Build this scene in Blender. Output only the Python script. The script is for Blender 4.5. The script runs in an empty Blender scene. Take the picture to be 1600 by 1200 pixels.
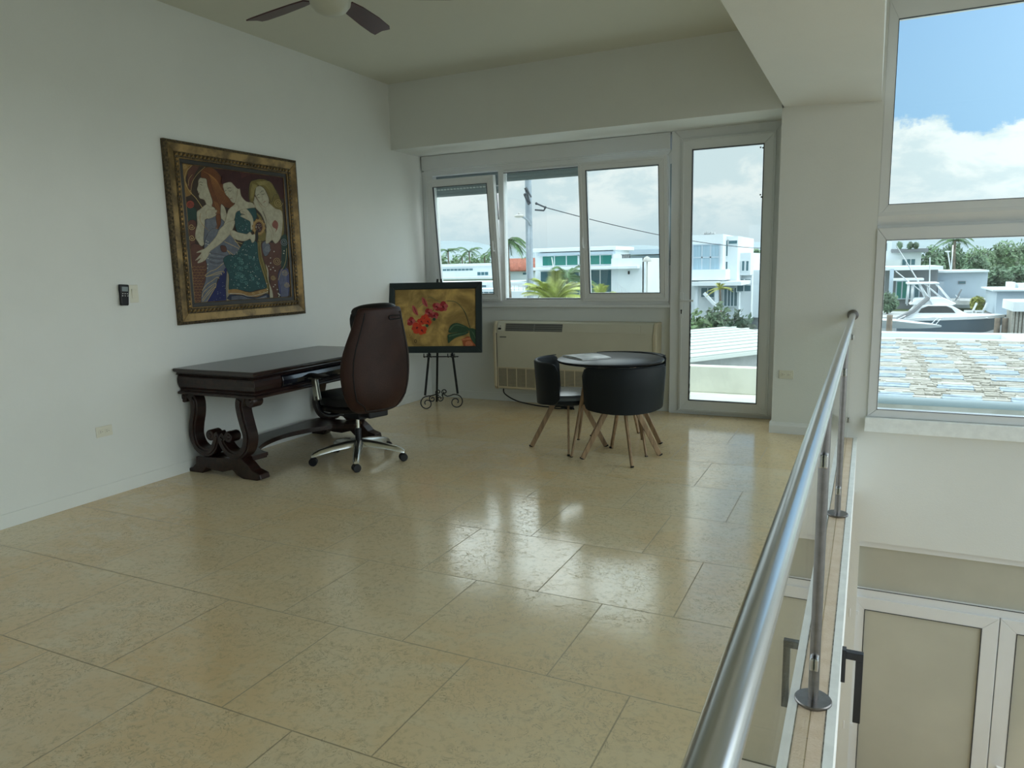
import bpy, bmesh, math, random
from mathutils import Vector, Matrix
random.seed(7)
D = bpy.data
SC = bpy.context.scene
COL = SC.collection
PI = math.pi
def V(*a): return Vector(a)

# ------------------------------------------------------------------ camera
FPX = 1144.5
EYE = Vector((0, 0, 1.43))
YAW, PITCH, ROLL = -0.452979, 0.157475, -0.0218825
_f = Vector((math.sin(YAW)*math.cos(PITCH), math.cos(YAW)*math.cos(PITCH), -math.sin(PITCH)))
_r0 = Vector((math.cos(YAW), -math.sin(YAW), 0)); _u0 = _r0.cross(_f)
_r = math.cos(ROLL)*_r0 + math.sin(ROLL)*_u0
_u = -math.sin(ROLL)*_r0 + math.cos(ROLL)*_u0
cd = D.cameras.new('camera'); cam = D.objects.new('camera', cd); COL.objects.link(cam)
cd.sensor_fit = 'HORIZONTAL'; cd.sensor_width = 36.0; cd.lens = 36.0*FPX/1600.0
cd.clip_start = 0.02; cd.clip_end = 9000
cam.matrix_world = Matrix(((_r.x, _u.x, -_f.x, EYE.x), (_r.y, _u.y, -_f.y, EYE.y), (_r.z, _u.z, -_f.z, EYE.z), (0, 0, 0, 1)))
SC.camera = cam
def ray(px, py): return (_r*((px-800)/FPX) - _u*((py-600)/FPX) + _f)
def at(px, py, ax, val):
    d = ray(px, py); return EYE + d*((val-EYE[ax])/d[ax])
def atY(px, py, Y): return at(px, py, 1, Y)
def onplane(px, py, P, n):
    d = ray(px, py); return EYE + d*((P-EYE).dot(n)/d.dot(n))

# ------------------------------------------------------------------ node helpers
class NT:
    def __init__(s, t): s.t = t; s.n = t.nodes; s.l = t.links
    def new(s, ty, **k):
        n = s.n.new(ty)
        for a, b in k.items(): setattr(n, a, b)
        return n
    def put(s, sock, v):
        if isinstance(v, bpy.types.NodeSocket): s.l.new(v, sock)
        elif v is not None:
            if hasattr(sock, 'default_value') and isinstance(v, (tuple, list)) and len(v) == 3 and sock.type == 'RGBA': v = (*v, 1)
            sock.default_value = v
    def m(s, op, a, b=None, c=None, clamp=False):
        n = s.new('ShaderNodeMath', operation=op, use_clamp=clamp)
        s.put(n.inputs[0], a)
        if b is not None: s.put(n.inputs[1], b)
        if c is not None: s.put(n.inputs[2], c)
        return n.outputs[0]
    def noise(s, vec, scale, detail=3, rough=.5, dist=0):
        n = s.new('ShaderNodeTexNoise'); s.put(n.inputs['Vector'], vec)
        n.inputs['Scale'].default_value = scale; n.inputs['Detail'].default_value = detail
        n.inputs['Roughness'].default_value = rough; n.inputs['Distortion'].default_value = dist
        return n.outputs[0]
    def ss(s, v, a, b, lo=0, hi=1):
        n = s.new('ShaderNodeMapRange', interpolation_type='SMOOTHSTEP'); s.put(n.inputs[0], v)
        for i, x in zip((1, 2, 3, 4), (a, b, lo, hi)): s.put(n.inputs[i], x)
        return n.outputs[0]
    def mix(s, f, a, b):
        n = s.new('ShaderNodeMix', data_type='RGBA'); s.put(n.inputs[0], f); s.put(n.inputs[6], a); s.put(n.inputs[7], b)
        return n.outputs[2]
    def vmap(s, vec, scale=(1, 1, 1), loc=(0, 0, 0)):
        n = s.new('ShaderNodeMapping'); s.put(n.inputs[0], vec); n.inputs[3].default_value = scale; n.inputs[1].default_value = loc
        return n.outputs[0]

# ------------------------------------------------------------------ world, sun, exposure
SUN_DIR = Vector((0.40, -0.20, 0.87)).normalized()      # towards the sun, high on the right
GLOW_DIR = Vector((0.86, 0.10, 0.50)).normalized()     # added glow in the unseen sky, fills the room from the void side
ADDED_GLOW = 3.5  # strength of the added sky glow that brightens the interior
W = D.worlds.new('sky'); SC.world = W; W.use_nodes = True
t = NT(W.node_tree); t.n.clear()
tc = t.new('ShaderNodeTexCoord').outputs['Generated']
sx = t.new('ShaderNodeSeparateXYZ'); t.put(sx.inputs[0], tc); z = sx.outputs[2]
blue = t.mix(t.ss(z, .12, .6), (.34, .60, .87), (.12, .30, .66))
n1 = t.noise(t.vmap(tc, (1, 1, 1.2), (3.1, .4, 0)), 7.0, 8, .55, .1)
n2 = t.noise(t.vmap(tc, (1, 1, 1.2), (1.1, 2.4, 0)), 26.0, 7, .6, .1)
left = t.ss(sx.outputs[0], -.12, -.32)
edge = t.m('ADD', .163, t.m('MULTIPLY', t.m('SUBTRACT', n1, .5), .13))
edge = t.m('ADD', edge, left)
edge = t.m('ADD', edge, t.m('MULTIPLY', t.m('SUBTRACT', n2, .5), .06))
cov = t.ss(t.m('SUBTRACT', edge, z), -.004, .006)
hi = t.m('MULTIPLY', t.ss(n1, .42, .55), t.ss(z, .33, .5))
cov = t.m('MAXIMUM', cov, hi)
shade = t.noise(t.vmap(tc, (1, 1, 2.0), (.3, .7, .2)), 11, 9, .62, .25)
cl = t.mix(t.ss(shade, .40, .58), (.71, .84, .88), (.93, .985, .985))
low = t.ss(z, .0, .10)
cl = t.mix(low, (.60, .76, .84), cl)
sky = t.mix(cov, blue, cl)
dt = t.new('ShaderNodeVectorMath', operation='DOT_PRODUCT'); t.put(dt.inputs[0], tc); dt.inputs[1].default_value = GLOW_DIR
glow = t.m('POWER', t.m('MAXIMUM', dt.outputs['Value'], 0), 2.2)
stren = t.m('ADD', 1.0, t.m('MULTIPLY', glow, ADDED_GLOW))
over = t.m('MULTIPLY', t.m('MULTIPLY', left, t.ss(z, .15, .36)), 2.5)   # thin bright cloud overhead on the window side
stren = t.m('ADD', stren, over)
ground = t.ss(z, -.02, 0)
sky = t.mix(t.m('MULTIPLY', glow, .9, clamp=True), sky, (.85, .90, .885))
sky = t.mix(ground, (.30, .32, .30), sky)
bg = t.new('ShaderNodeBackground'); t.put(bg.inputs[0], sky); t.put(bg.inputs[1], stren)
t.l.new(bg.outputs[0], t.new('ShaderNodeOutputWorld').inputs[0])

sd = D.lights.new('sun', 'SUN'); sun = D.objects.new('sun', sd); COL.objects.link(sun)
sd.energy = 1.3; sd.angle = math.radians(1.5); sd.color = (1, .97, .9)
sun.rotation_euler = SUN_DIR.to_track_quat('Z', 'Y').to_euler()
SC.view_settings.view_transform = 'Standard'; SC.view_settings.look = 'None'
SC.view_settings.exposure = 0.0; SC.view_settings.gamma = 1.0
SC.view_settings.use_curve_mapping = False

# ------------------------------------------------------------------ materials
MATS = {}
def mk(name, base, rough=.5, metal=0.0, vary=0.0, vs=4.0, bump=0.0, bs=60.0, spec=.5, coat=0.0, stretch=(1, 1, 1), base2=None):
    m = D.materials.new(name); m.use_nodes = True; t = NT(m.node_tree)
    b = t.n['Principled BSDF']
    b.inputs['Base Color'].default_value = (*base, 1); b.inputs['Roughness'].default_value = rough
    b.inputs['Metallic'].default_value = metal; b.inputs['Specular IOR Level'].default_value = spec
    b.inputs['Coat Weight'].default_value = coat; b.inputs['Coat Roughness'].default_value = .08
    if vary or bump:
        oc = t.vmap(t.new('ShaderNodeTexCoord').outputs['Object'], stretch)
    if vary:
        n = t.noise(oc, vs, 5, .6)
        c2 = base2 or tuple(min(1, c*(1+vary)) for c in base)
        c1 = base if base2 else tuple(c*(1-vary) for c in base)
        t.put(b.inputs['Base Color'], t.mix(t.ss(n, .35, .65), c1, c2))
    if bump:
        bn = t.new('ShaderNodeBump'); bn.inputs['Strength'].default_value = bump; bn.inputs['Distance'].default_value = .01
        t.put(bn.inputs['Height'], t.noise(oc, bs, 4, .6)); t.l.new(bn.outputs[0], b.inputs['Normal'])
    MATS[name] = m
    return m
wallm = mk('white_plaster', (.74, .755, .715), .75, vary=.015, vs=1.5, bump=.12, bs=90)
ceilm = mk('ceiling_paint', (.66, .66, .565), .8, vary=.01, vs=1)
trimm = mk('white_trim', (.78, .79, .77), .45)
upvc = mk('white_upvc', (.74, .76, .755), .32, vary=.012, vs=3)
upvc_d = mk('grey_gasket', (.04, .045, .05), .6)
kerbw = mk('white_kerb_paint', (.86, .90, .88), .5, vary=.04, vs=14)
steel = mk('brushed_steel', (.62, .63, .63), .24, 1.0, vary=.05, vs=20, stretch=(1, .05, 1))
steel_d = mk('dull_steel', (.22, .215, .21), .32, 1.0, vary=.08, vs=30)
chrome = mk('polished_metal', (.66, .65, .59), .27, 1.0)
satin = mk('satin_arm_metal', (.60, .60, .50), .35, 1.0)
wood = mk('dark_mahogany', (.019, .0075, .0055), .33, spec=.35, vary=.45, vs=5, stretch=(6, .6, 6), coat=.1)
wood_top = mk('desktop_veneer', (.020, .010, .008), .26, spec=.4, vary=.35, vs=4, stretch=(8, .7, 8), coat=.3)
lacq = mk('black_lacquer', (.006, .006, .010), .14, coat=.6)
leather = mk('brown_leather', (.028, .0095, .006), .45, spec=.3, vary=.2, vs=6, bump=.25, bs=160)
leather_d = mk('black_leather', (.006, .005, .0055), .42, spec=.3, bump=.2, bs=160)
plastic = mk('black_plastic', (.006, .006, .008), .4, spec=.3)
pu = mk('black_upholstery', (.0045, .007, .009), .5, spec=.25, bump=.12, bs=200)
pu_seat = mk('black_seat_sheen', (.10, .12, .14), .22, bump=.05, bs=200)  # grey-blue sheen of the black seat is put into the base colour
legwood = mk('oak_look_metal', (.30, .19, .105), .45, vary=.25, vs=6, stretch=(10, 10, 1))
tabletop = mk('black_tabletop', (.008, .009, .011), .34, spec=.22, vary=.2, vs=10)
iron = mk('black_wrought_iron', (.006, .006, .007), .45)
acm = mk('aged_ivory_plastic', (.58, .55, .43), .5, vary=.03, vs=2)
acm2 = mk('yellowed_plastic', (.60, .52, .36), .5)
acdark = mk('dark_grille', (.10, .10, .09), .6)
acslot = mk('grey_louver', (.20, .20, .18), .5)
ivory = mk('ivory_plastic', (.72, .70, .58), .4)
fanm = mk('mahogany_blade', (.045, .008, .010), .4, vary=.2, vs=4, stretch=(1, 1, 1))
fanbody = mk('cream_metal', (.62, .61, .52), .4)
dome = mk('frosted_dome', (.50, .51, .42), .35)
paper = mk('magazine_paper', (.62, .66, .68), .3, vary=.3, vs=14, base2=(.18, .20, .22))
black = mk('black_paint', (.008, .010, .013), .45)
screenm = mk('lcd_grey', (.22, .26, .27), .25)
frost = mk('frosted_film_glass', (.47, .465, .385), .35, vary=.06, vs=1.2)
frost2 = mk('frosted_door_pane', (.49, .49, .41), .32, vary=.05, vs=1.0)
bronze = mk('antique_gold', (.20, .125, .045), .38, .55, vary=.5, vs=7, bump=.15, bs=60)
bronze_d = mk('dark_carved_gold', (.085, .06, .028), .42, .4, vary=.6, vs=60, bump=1.0, bs=75)
fillet = mk('dark_fillet', (.022, .017, .014), .4)
framegreen = mk('dark_green_black_frame', (.012, .022, .024), .35)
stucco = mk('white_stucco', (.68, .74, .76), .8, vary=.03, vs=.5)
stucco_b = mk('pale_blue_render', (.44, .53, .60), .8, vary=.04, vs=.5)
stucco_g = mk('grey_render', (.22, .24, .26), .8)
concrete = mk('grey_concrete', (.42, .44, .44), .85, vary=.12, vs=2)
creamwall = mk('cream_parapet_paint', (.72, .73, .65), .8, vary=.06, vs=2.5)
corr = mk('white_metal_roof', (.54, .58, .55), .5)
tilered = mk('terracotta_roof', (.36, .135, .09), .8, vary=.25, vs=3)
winblue = mk('tinted_window', (.07, .16, .19), .08)
wingreen = mk('green_window', (.03, .22, .18), .1)
wincurt = mk('curtained_window', (.30, .44, .53), .35, vary=.12, vs=2, stretch=(8, 1, .2))
leafd = mk('tree_leaf', (.10, .17, .10), .6, vary=.5, vs=.6)
leafm = mk('mid_green_leaf', (.13, .21, .11), .6, vary=.5, vs=.8)
palml = mk('palm_leaf', (.07, .15, .045), .5, vary=.35, vs=1)
polem = mk('blue_grey_concrete_pole', (.26, .31, .35), .8, vary=.1, vs=2)
palmy = mk('yellow_green_frond', (.29, .34, .09), .5, vary=.55, vs=1.5)
leafy = mk('yellow_leaf', (.30, .32, .07), .6, vary=.3, vs=2)
bark = mk('grey_bark', (.16, .13, .10), .85, vary=.3, vs=3)
grass = mk('grass_ground', (.12, .17, .06), .9, vary=.3, vs=.3)
paving = mk('pale_paving', (.50, .51, .47), .9, vary=.1, vs=.3)
water = mk('canal_water', (.05, .085, .095), .12, bump=.3, bs=1.2)
hillm = mk('hill_painted_haze', (.25, .31, .33), 1.0, vary=.05, vs=.004)  # aerial haze is put into this blue-grey base colour
boatw = mk('white_gelcoat', (.80, .84, .86), .25)
boatb = mk('blue_grey_hull', (.26, .33, .40), .3)
boatg = mk('dark_boat_window', (.03, .035, .04), .1)
alu = mk('aluminium_tube', (.66, .70, .72), .35, .6)
wirem = mk('dark_cable', (.04, .05, .06), .6)
lampm = mk('lamp_head', (.45, .45, .42), .5)
roofst = mk('weathered_roof_slab', (.41, .40, .36), .85, vary=.22, vs=5, base2=(.51, .50, .46), bump=.4, bs=25)
rooft = mk('pale_blue_roof_tile', (.32, .40, .47), .5, vary=.25, vs=9)
roofs = mk('tan_stone_slab', (.37, .355, .31), .9, vary=.2, vs=22, bump=.8, bs=45)
wetgrey = mk('grey_ledge', (.48, .54, .54), .6, vary=.1, vs=3)
bluetube = mk('blue_grey_pipe', (.30, .38, .42), .35)

def glassmat(name, tint, rough=0.0):
    m = D.materials.new(name); m.use_nodes = True; t = NT(m.node_tree); t.n.clear()
    g = t.new('ShaderNodeNewGeometry')
    dp = t.new('ShaderNodeVectorMath', operation='DOT_PRODUCT'); t.l.new(g.outputs['Normal'], dp.inputs[0]); t.l.new(g.outputs['Incoming'], dp.inputs[1])
    c = t.m('ABSOLUTE', dp.outputs['Value'])
    f = t.m('ADD', .04, t.m('MULTIPLY', .96, t.m('POWER', t.m('SUBTRACT', 1.0, c, clamp=True), 5)), clamp=True)
    tr = t.new('ShaderNodeBsdfTransparent'); tr.inputs[0].default_value = (*tint, 1)
    gl = t.new('ShaderNodeBsdfGlossy'); gl.inputs['Roughness'].default_value = rough
    gl.inputs[0].default_value = (.95, .95, .95, 1)
    mx = t.new('ShaderNodeMixShader'); t.put(mx.inputs[0], f); t.l.new(tr.outputs[0], mx.inputs[1]); t.l.new(gl.outputs[0], mx.inputs[2])
    t.l.new(mx.outputs[0], t.new('ShaderNodeOutputMaterial').inputs[0])
    return m
glass = glassmat('window_glass', (.955, .99, .985))
railglass = glassmat('balustrade_glass', (.93, .97, .95))

def floor_mat():
    m = D.materials.new('cream_marble_tiles'); m.use_nodes = True; t = NT(m.node_tree); b = t.n['Principled BSDF']
    oc = t.new('ShaderNodeTexCoord').outputs['Object']
    T = .6117
    br = t.new('ShaderNodeTexBrick'); br.offset = .5; br.offset_frequency = 2; br.squash = 1; br.squash_frequency = 2
    t.put(br.inputs['Vector'], t.vmap(oc, (1, 1, 1), (1.573+T*12, -1.589+T*12, 0)))
    br.inputs['Color1'].default_value = (0, 0, 0, 1); br.inputs['Color2'].default_value = (1, 1, 1, 1); br.inputs['Mortar'].default_value = (.5, .5, .5, 1)
    br.inputs['Scale'].default_value = 1; br.inputs['Mortar Size'].default_value = .0026; br.inputs['Mortar Smooth'].default_value = 0
    br.inputs['Brick Width'].default_value = T; br.inputs['Row Height'].default_value = T
    tint = br.outputs['Color']; mort = br.outputs['Fac']
    big = t.noise(oc, .55, 4, .55, .4)
    mid = t.noise(t.vmap(oc, (1, 1.6, 1)), 4.0, 6, .65, .8)
    fine = t.noise(oc, 34, 8, .72, .5)
    c = t.mix(t.ss(big, .40, .66), (.815, .665, .430), (.79, .565, .305))
    c = t.mix(t.m('MULTIPLY', t.ss(mid, .42, .68), .55), c, (.80, .70, .49))
    tf = t.new('ShaderNodeSeparateColor'); t.put(tf.inputs[0], tint)
    sy = t.new('ShaderNodeSeparateXYZ'); t.put(sy.inputs[0], oc)      # the rows of tiles nearest the window wall are golden
    far = t.m('MULTIPLY', t.m('GREATER_THAN', sy.outputs[1], 1.589+T*6), t.m('ADD', .35, t.m('MULTIPLY', tf.outputs[0], .4)))
    c = t.mix(t.m('MULTIPLY', far, t.ss(big, .25, .5, .55, 1)), c, (.72, .50, .235))
    c = t.mix(t.m('MULTIPLY', tf.outputs[0], .30), c, (.80, .71, .52))
    c = t.mix(t.m('MULTIPLY', t.ss(fine, .48, .66), .45), c, (.50, .41, .255))
    # hair-thin veins and pits
    w = t.noise(oc, 13, 6, .6, 1.6)
    vein = t.m('SUBTRACT', 1, t.ss(t.m('ABSOLUTE', t.m('SUBTRACT', w, .5)), 0, .012))
    vm = t.m('MULTIPLY', vein, t.ss(t.noise(oc, 3.2, 4, .6), .42, .58))
    c = t.mix(t.m('MULTIPLY', vm, .75), c, (.30, .235, .14))
    pit = t.ss(t.noise(t.vmap(oc, (1, 1.3, 1)), 85, 3, .5), .66, .70)
    pm = t.m('MULTIPLY', pit, t.ss(t.noise(oc, 1.7, 3, .6), .46, .62))
    c = t.mix(t.m('MULTIPLY', pm, .8), c, (.22, .17, .10))
    c = t.mix(t.m('MULTIPLY', mort, .70), c, (.24, .19, .115))
    t.put(b.inputs['Base Color'], c)
    r = t.m('ADD', .085, t.m('MULTIPLY', t.ss(fine, .4, .7), .06))
    r = t.m('ADD', r, t.m('MULTIPLY', t.m('ADD', vm, pm, clamp=True), .15))
    r = t.m('ADD', r, t.m('MULTIPLY', mort, .4)); t.put(b.inputs['Roughness'], r)
    b.inputs['Specular IOR Level'].default_value = .6
    bn = t.new('ShaderNodeBump'); bn.inputs['Strength'].default_value = .22; bn.inputs['Distance'].default_value = .004
    h = t.m('SUBTRACT', t.m('MULTIPLY', fine, .35), t.m('MULTIPLY', t.m('MAXIMUM', t.m('MAXIMUM', vm, pm), mort), .6))
    t.put(bn.inputs['Height'], h)
    wn = t.new('ShaderNodeTexWhiteNoise', noise_dimensions='1D'); t.put(wn.inputs['W'], t.m('MULTIPLY', tf.outputs[0], 91.7))
    s1 = t.new('ShaderNodeVectorMath', operation='SUBTRACT'); t.l.new(wn.outputs['Color'], s1.inputs[0]); s1.inputs[1].default_value = (.5, .5, .5)
    s2 = t.new('ShaderNodeVectorMath', operation='SCALE'); t.l.new(s1.outputs[0], s2.inputs[0]); s2.inputs['Scale'].default_value = .015
    s3 = t.new('ShaderNodeVectorMath', operation='ADD'); t.l.new(bn.outputs[0], s3.inputs[0]); t.l.new(s2.outputs[0], s3.inputs[1])
    s4 = t.new('ShaderNodeVectorMath', operation='NORMALIZE'); t.l.new(s3.outputs[0], s4.inputs[0]); t.l.new(s4.outputs[0], b.inputs['Normal'])
    return m
floorm = floor_mat()
kerbm = mk('worn_marble_strip', (.70, .56, .40), .45, vary=.14, vs=12, bump=.3, bs=120, base2=(.76, .63, .48))
crackm = mk('grey_grout', (.30, .29, .26), .9, vary=.4, vs=60)

# ------------------------------------------------------------------ mesh builder
class MB:
    def __init__(s): s.v = []; s.f = []; s.m = []; s.s = []
    def add(s, vs, fs, mi=0, sm=False):
        o = len(s.v); s.v += [Vector(v) for v in vs]
        for f in fs: s.f.append([o+i for i in f]); s.m.append(mi); s.s.append(sm)
        return s
    def box(s, x0, x1, y0, y1, z0, z1, mi=0):
        vs = [(x, y, z) for z in (z0, z1) for y in (y0, y1) for x in (x0, x1)]
        return s.add(vs, [(0, 2, 3, 1), (4, 5, 7, 6), (0, 1, 5, 4), (2, 6, 7, 3), (0, 4, 6, 2), (1, 3, 7, 5)], mi)
    def obox(s, c, size, M=None, mi=0):
        M = M or Matrix.Identity(3); h = [a/2 for a in size]
        vs = [Vector(c)+M @ Vector((sx*h[0], sy*h[1], sz*h[2])) for sz in (-1, 1) for sy in (-1, 1) for sx in (-1, 1)]
        return s.add(vs, [(0, 2, 3, 1), (4, 5, 7, 6), (0, 1, 5, 4), (2, 6, 7, 3), (0, 4, 6, 2), (1, 3, 7, 5)], mi)
    def loft(s, rings, mi=0, sm=True, closed=False, caps=True):
        n = len(rings[0]); vs = [p for r in rings for p in r]; fs = []
        R = len(rings)
        for i in range(R if closed else R-1):
            a, b = i*n, ((i+1) % R)*n
            for j in range(n): fs.append((a+j, a+(j+1) % n, b+(j+1) % n, b+j))
        o = len(s.v); s.add(vs, fs, mi, sm)
        if caps and not closed:
            s.f.append([o+j for j in range(n)][::-1]); s.m.append(mi); s.s.append(False)
            s.f.append([o+(R-1)*n+j for j in range(n)]); s.m.append(mi); s.s.append(False)
        return s
    def tube(s, pts, r, n=10, mi=0, flat=1.0, closed=False):
        pts = [Vector(p) for p in pts]; N = len(pts)
        rs = r if isinstance(r, (list, tuple)) else [r]*N
        rings = []; up = None
        for i, p in enumerate(pts):
            if closed: d = pts[(i+1) % N]-pts[i-1]
            else: d = pts[min(i+1, N-1)]-pts[max(i-1, 0)]
            d = d.normalized() if d.length > 1e-9 else Vector((0, 0, 1))
            if up is None:
                up = Vector((0, 0, 1)) if abs(d.z) < .9 else Vector((1, 0, 0))
            a = up - d*up.dot(d); a = a.normalized() if a.length > 1e-6 else d.orthogonal().normalized()
            up = a; b = d.cross(a)
            rings.append([p + (a*math.cos(2*PI*k/n)*flat + b*math.sin(2*PI*k/n))*rs[i] for k in range(n)])
        return s.loft(rings, mi, True, closed)
    def beam(s, p0, p1, w0, h0, w1=None, h1=None, side=None, mi=0):
        p0 = Vector(p0); p1 = Vector(p1); d = (p1-p0).normalized()
        w1 = w0 if w1 is None else w1; h1 = h0 if h1 is None else h1
        a = Vector(side) if side is not None else (Vector((0, 0, 1)) if abs(d.z) < .9 else Vector((1, 0, 0))).cross(d)
        a = (a-d*a.dot(d)).normalized(); b = d.cross(a)
        rings = [[p+a*w/2*x+b*h/2*y for x, y in ((-1, -1), (1, -1), (1, 1), (-1, 1))] for p, w, h in ((p0, w0, h0), (p1, w1, h1))]
        return s.loft(rings, mi, False)
    def lathe(s, prof, c=(0, 0, 0), n=24, mi=0, M=None):
        M = M or Matrix.Identity(3); c = Vector(c)
        rings = [[c+M @ Vector((max(r, 1e-4)*math.cos(2*PI*k/n), max(r, 1e-4)*math.sin(2*PI*k/n), z)) for k in range(n)] for r, z in prof]
        return s.loft(rings, mi, True)
    def prism(s, poly, ax, a0, a1, mi=0):
        def p3(p, a): q = list(p); q.insert(ax, a); return q
        n = len(poly); vs = [p3(p, a0) for p in poly]+[p3(p, a1) for p in poly]
        return s.add(vs, [tuple(range(n))[::-1], tuple(range(n, 2*n))]+[(i, (i+1) % n, n+(i+1) % n, n+i) for i in range(n)], mi)
    def ribbon(s, pts, ws, axis, a0, a1, mi=0):
        """a flat band following pts (2-D) with widths ws, extruded from a0 to a1 along axis"""
        P = [Vector(p) for p in pts]; rings = []
        for i, p in enumerate(P):
            d = (P[min(i+1, len(P)-1)]-P[max(i-1, 0)]).normalized(); nn = Vector((-d.y, d.x))*ws[i]/2
            r = []
            for q, a in ((p-nn, a0), (p+nn, a0), (p+nn, a1), (p-nn, a1)):
                L = [q.x, q.y]; L.insert(axis, a); r.append(L)
            rings.append(r)
        return s.loft(rings, mi, True)
    def ball(s, c, r, nu=12, nv=8, mi=0, M=None):
        r = (r, r, r) if not isinstance(r, (tuple, list)) else r
        M = M or Matrix.Identity(3); c = Vector(c); rings = []
        for i in range(nv+1):
            a = -PI/2+PI*i/nv; ca = max(math.cos(a), .002)
            rings.append([c+M @ Vector((r[0]*ca*math.cos(2*PI*k/nu), r[1]*ca*math.sin(2*PI*k/nu), r[2]*math.sin(a))) for k in range(nu)])
        return s.loft(rings, mi, True)
    def build(s, name, mats, parent=None, world=False, bevel=0, seg=2, norm=True, sharp=38, sub=0):
        mats = mats if isinstance(mats, (list, tuple)) else [mats]
        root = parent
        while root is not None and root.parent is not None: root = root.parent
        vs = s.v
        if world and root is not None:
            I = root.matrix_basis.inverted(); vs = [I @ v for v in vs]
        me = D.meshes.new(name); me.from_pydata([tuple(v) for v in vs], [], s.f)
        for m in mats: me.materials.append(m)
        me.polygons.foreach_set('material_index', s.m); me.polygons.foreach_set('use_smooth', s.s); me.update()
        bm = bmesh.new(); bm.from_mesh(me)
        if norm: bmesh.ops.recalc_face_normals(bm, faces=bm.faces)
        lim = math.radians(sharp)
        for e in bm.edges:
            if len(e.link_faces) == 2 and e.calc_face_angle(0) > lim: e.smooth = False
        bm.to_mesh(me); bm.free()
        o = D.objects.new(name, me); COL.objects.link(o)
        if parent is not None: o.parent = parent
        if bevel:
            b = o.modifiers.new('bevel', 'BEVEL'); b.width = bevel; b.segments = seg; b.limit_method = 'ANGLE'; b.angle_limit = math.radians(40)
        if sub:
            b = o.modifiers.new('sub', 'SUBSURF'); b.levels = sub; b.render_levels = sub
        return o
def tag(o, label=None, cat=None, group=None, kind=None):
    if label: o['label'] = label
    if cat: o['category'] = cat
    if group: o['group'] = group
    if kind: o['kind'] = kind
    return o
def thing(name, label, cat, loc=(0, 0, 0), rz=0, group=None, kind=None):
    o = D.objects.new(name, None); COL.objects.link(o); o.empty_display_size = .1
    o.location = loc; o.rotation_euler = (0, 0, rz)
    return tag(o, label, cat, group, kind)
def struct(mb, name, mats, label, cat, **k):
    return tag(mb.build(name, mats, **k), label, cat, kind='structure')
def copytree(o, parent=None):
    c = o.copy(); COL.objects.link(c); c.parent = parent
    for ch in list(o.children): copytree(ch, c)
    return c
def smoothpts(P, n=6, closed=False):
    """Catmull-Rom through the given points (any dimension)"""
    P = [Vector(p) for p in P]; N = len(P); out = []
    for i in range(N if closed else N-1):
        g = (lambda k: P[k % N]) if closed else (lambda k: P[max(0, min(N-1, k))])
        a, b, c, d = g(i-1), g(i), g(i+1), g(i+2)
        for k in range(n):
            u = k/n
            out.append(.5*((2*b)+(c-a)*u+(2*a-5*b+4*c-d)*u*u+(3*b-3*c+d-a)*u**3))
    if not closed: out.append(P[-1])
    return out

# ================================================================== THE ROOM
XL, YS, YB, ZC = -4.44, 6.43, 7.03, 3.27     # left wall, beam/column face, window wall, ceiling
YN, XR, ZL = -4.2, 3.6, -3.35                 # wall behind the camera, far side of the void, lower floor
mb = MB(); mb.prism([(XL, YN), (-.055, YN), (-.055, YS+.02), (-.68, YS+.02), (-.68, YB+.02), (XL, YB+.02)], 2, -.14, 0)
struct(mb, 'floor', floorm, 'cream marble tile floor of the upper room', 'floor')
mb = MB(); mb.box(-.100, -.055, YN, YS, 0.0005, .002, 0); mb.box(-.0575, -.0535, YN, YS, .0008, .0028, 1); mb.box(-.0538, -.026, YN, YS, -.45, .004, 2)
struct(mb, 'trim_1', [kerbm, crackm, kerbw], 'white painted edge of the floor slab with a worn marble strip', 'trim')
mb = MB(); mb.box(XL-.2, XL, YN-.2, YB+.3, ZL, 4.4)
struct(mb, 'wall_left', wallm, 'long white plaster wall on the left', 'wall')
# window wall: spandrel below the window, pieces between window, door and column
mb = MB(); mb.box(XL, -1.70, YB, YB+.2, -.14, 1.04); mb.box(XL, -.69, YB, YB+.2, 2.66, ZC)
mb.box(-1.715, -1.685, YB-.0, YB+.2, 0, 1.04)
struct(mb, 'wall_back', wallm, 'white wall under the three-part window', 'wall')
# dropped beam over the window niche
mb = MB(); mb.box(XL, -.676, YS-.0, YB+.2, 2.635, ZC+.0)
struct(mb, 'wall_beam', wallm, 'white dropped beam above the window niche', 'wall')
# column and the wall of the void (around its windows)
mb = MB(); mb.box(-.69, .036, YS, YB+.2, ZL, 4.4)
struct(mb, 'wall_column', wallm, 'white column between the glass door and the tall windows', 'wall')
mb = MB(); mb.box(.036, XR, YS+.0, YB-.3, -.86, .19); mb.box(.036, XR, YS, YB-.3, 3.325, 4.4)
mb.box(2.3, XR, YS, YB-.3, .19, 3.325)
struct(mb, 'wall_right', wallm, 'white wall below the tall windows over the void', 'wall')
mb = MB(); mb.box(XL, -.69, YN, YS+.02, ZC, ZC+.12)
struct(mb, 'ceiling', ceilm, 'flat painted ceiling of the upper room', 'ceiling')
# long beam along the edge of the void (its soffit tilts slightly)
mb = MB()
a = [(-.676, 2.643), (.018, 2.609), (.018, 4.4), (-.676, 4.4)]; b = [(-.70, 2.643), (-.018, 2.612), (-.018, 4.4), (-.70, 4.4)]
mb.loft([[(x, YS, z) for x, z in a], [(x-.03, YN, z) for x, z in b]], 0, False)
struct(mb, 'wall_header', wallm, 'white deep beam running over the railing to the column', 'wall')
mb = MB(); mb.box(-.05, XR+.2, YN-.2, YB, 4.4, 4.52)
struct(mb, 'ceiling_void', ceilm, 'ceiling over the double height void', 'ceiling')
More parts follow.
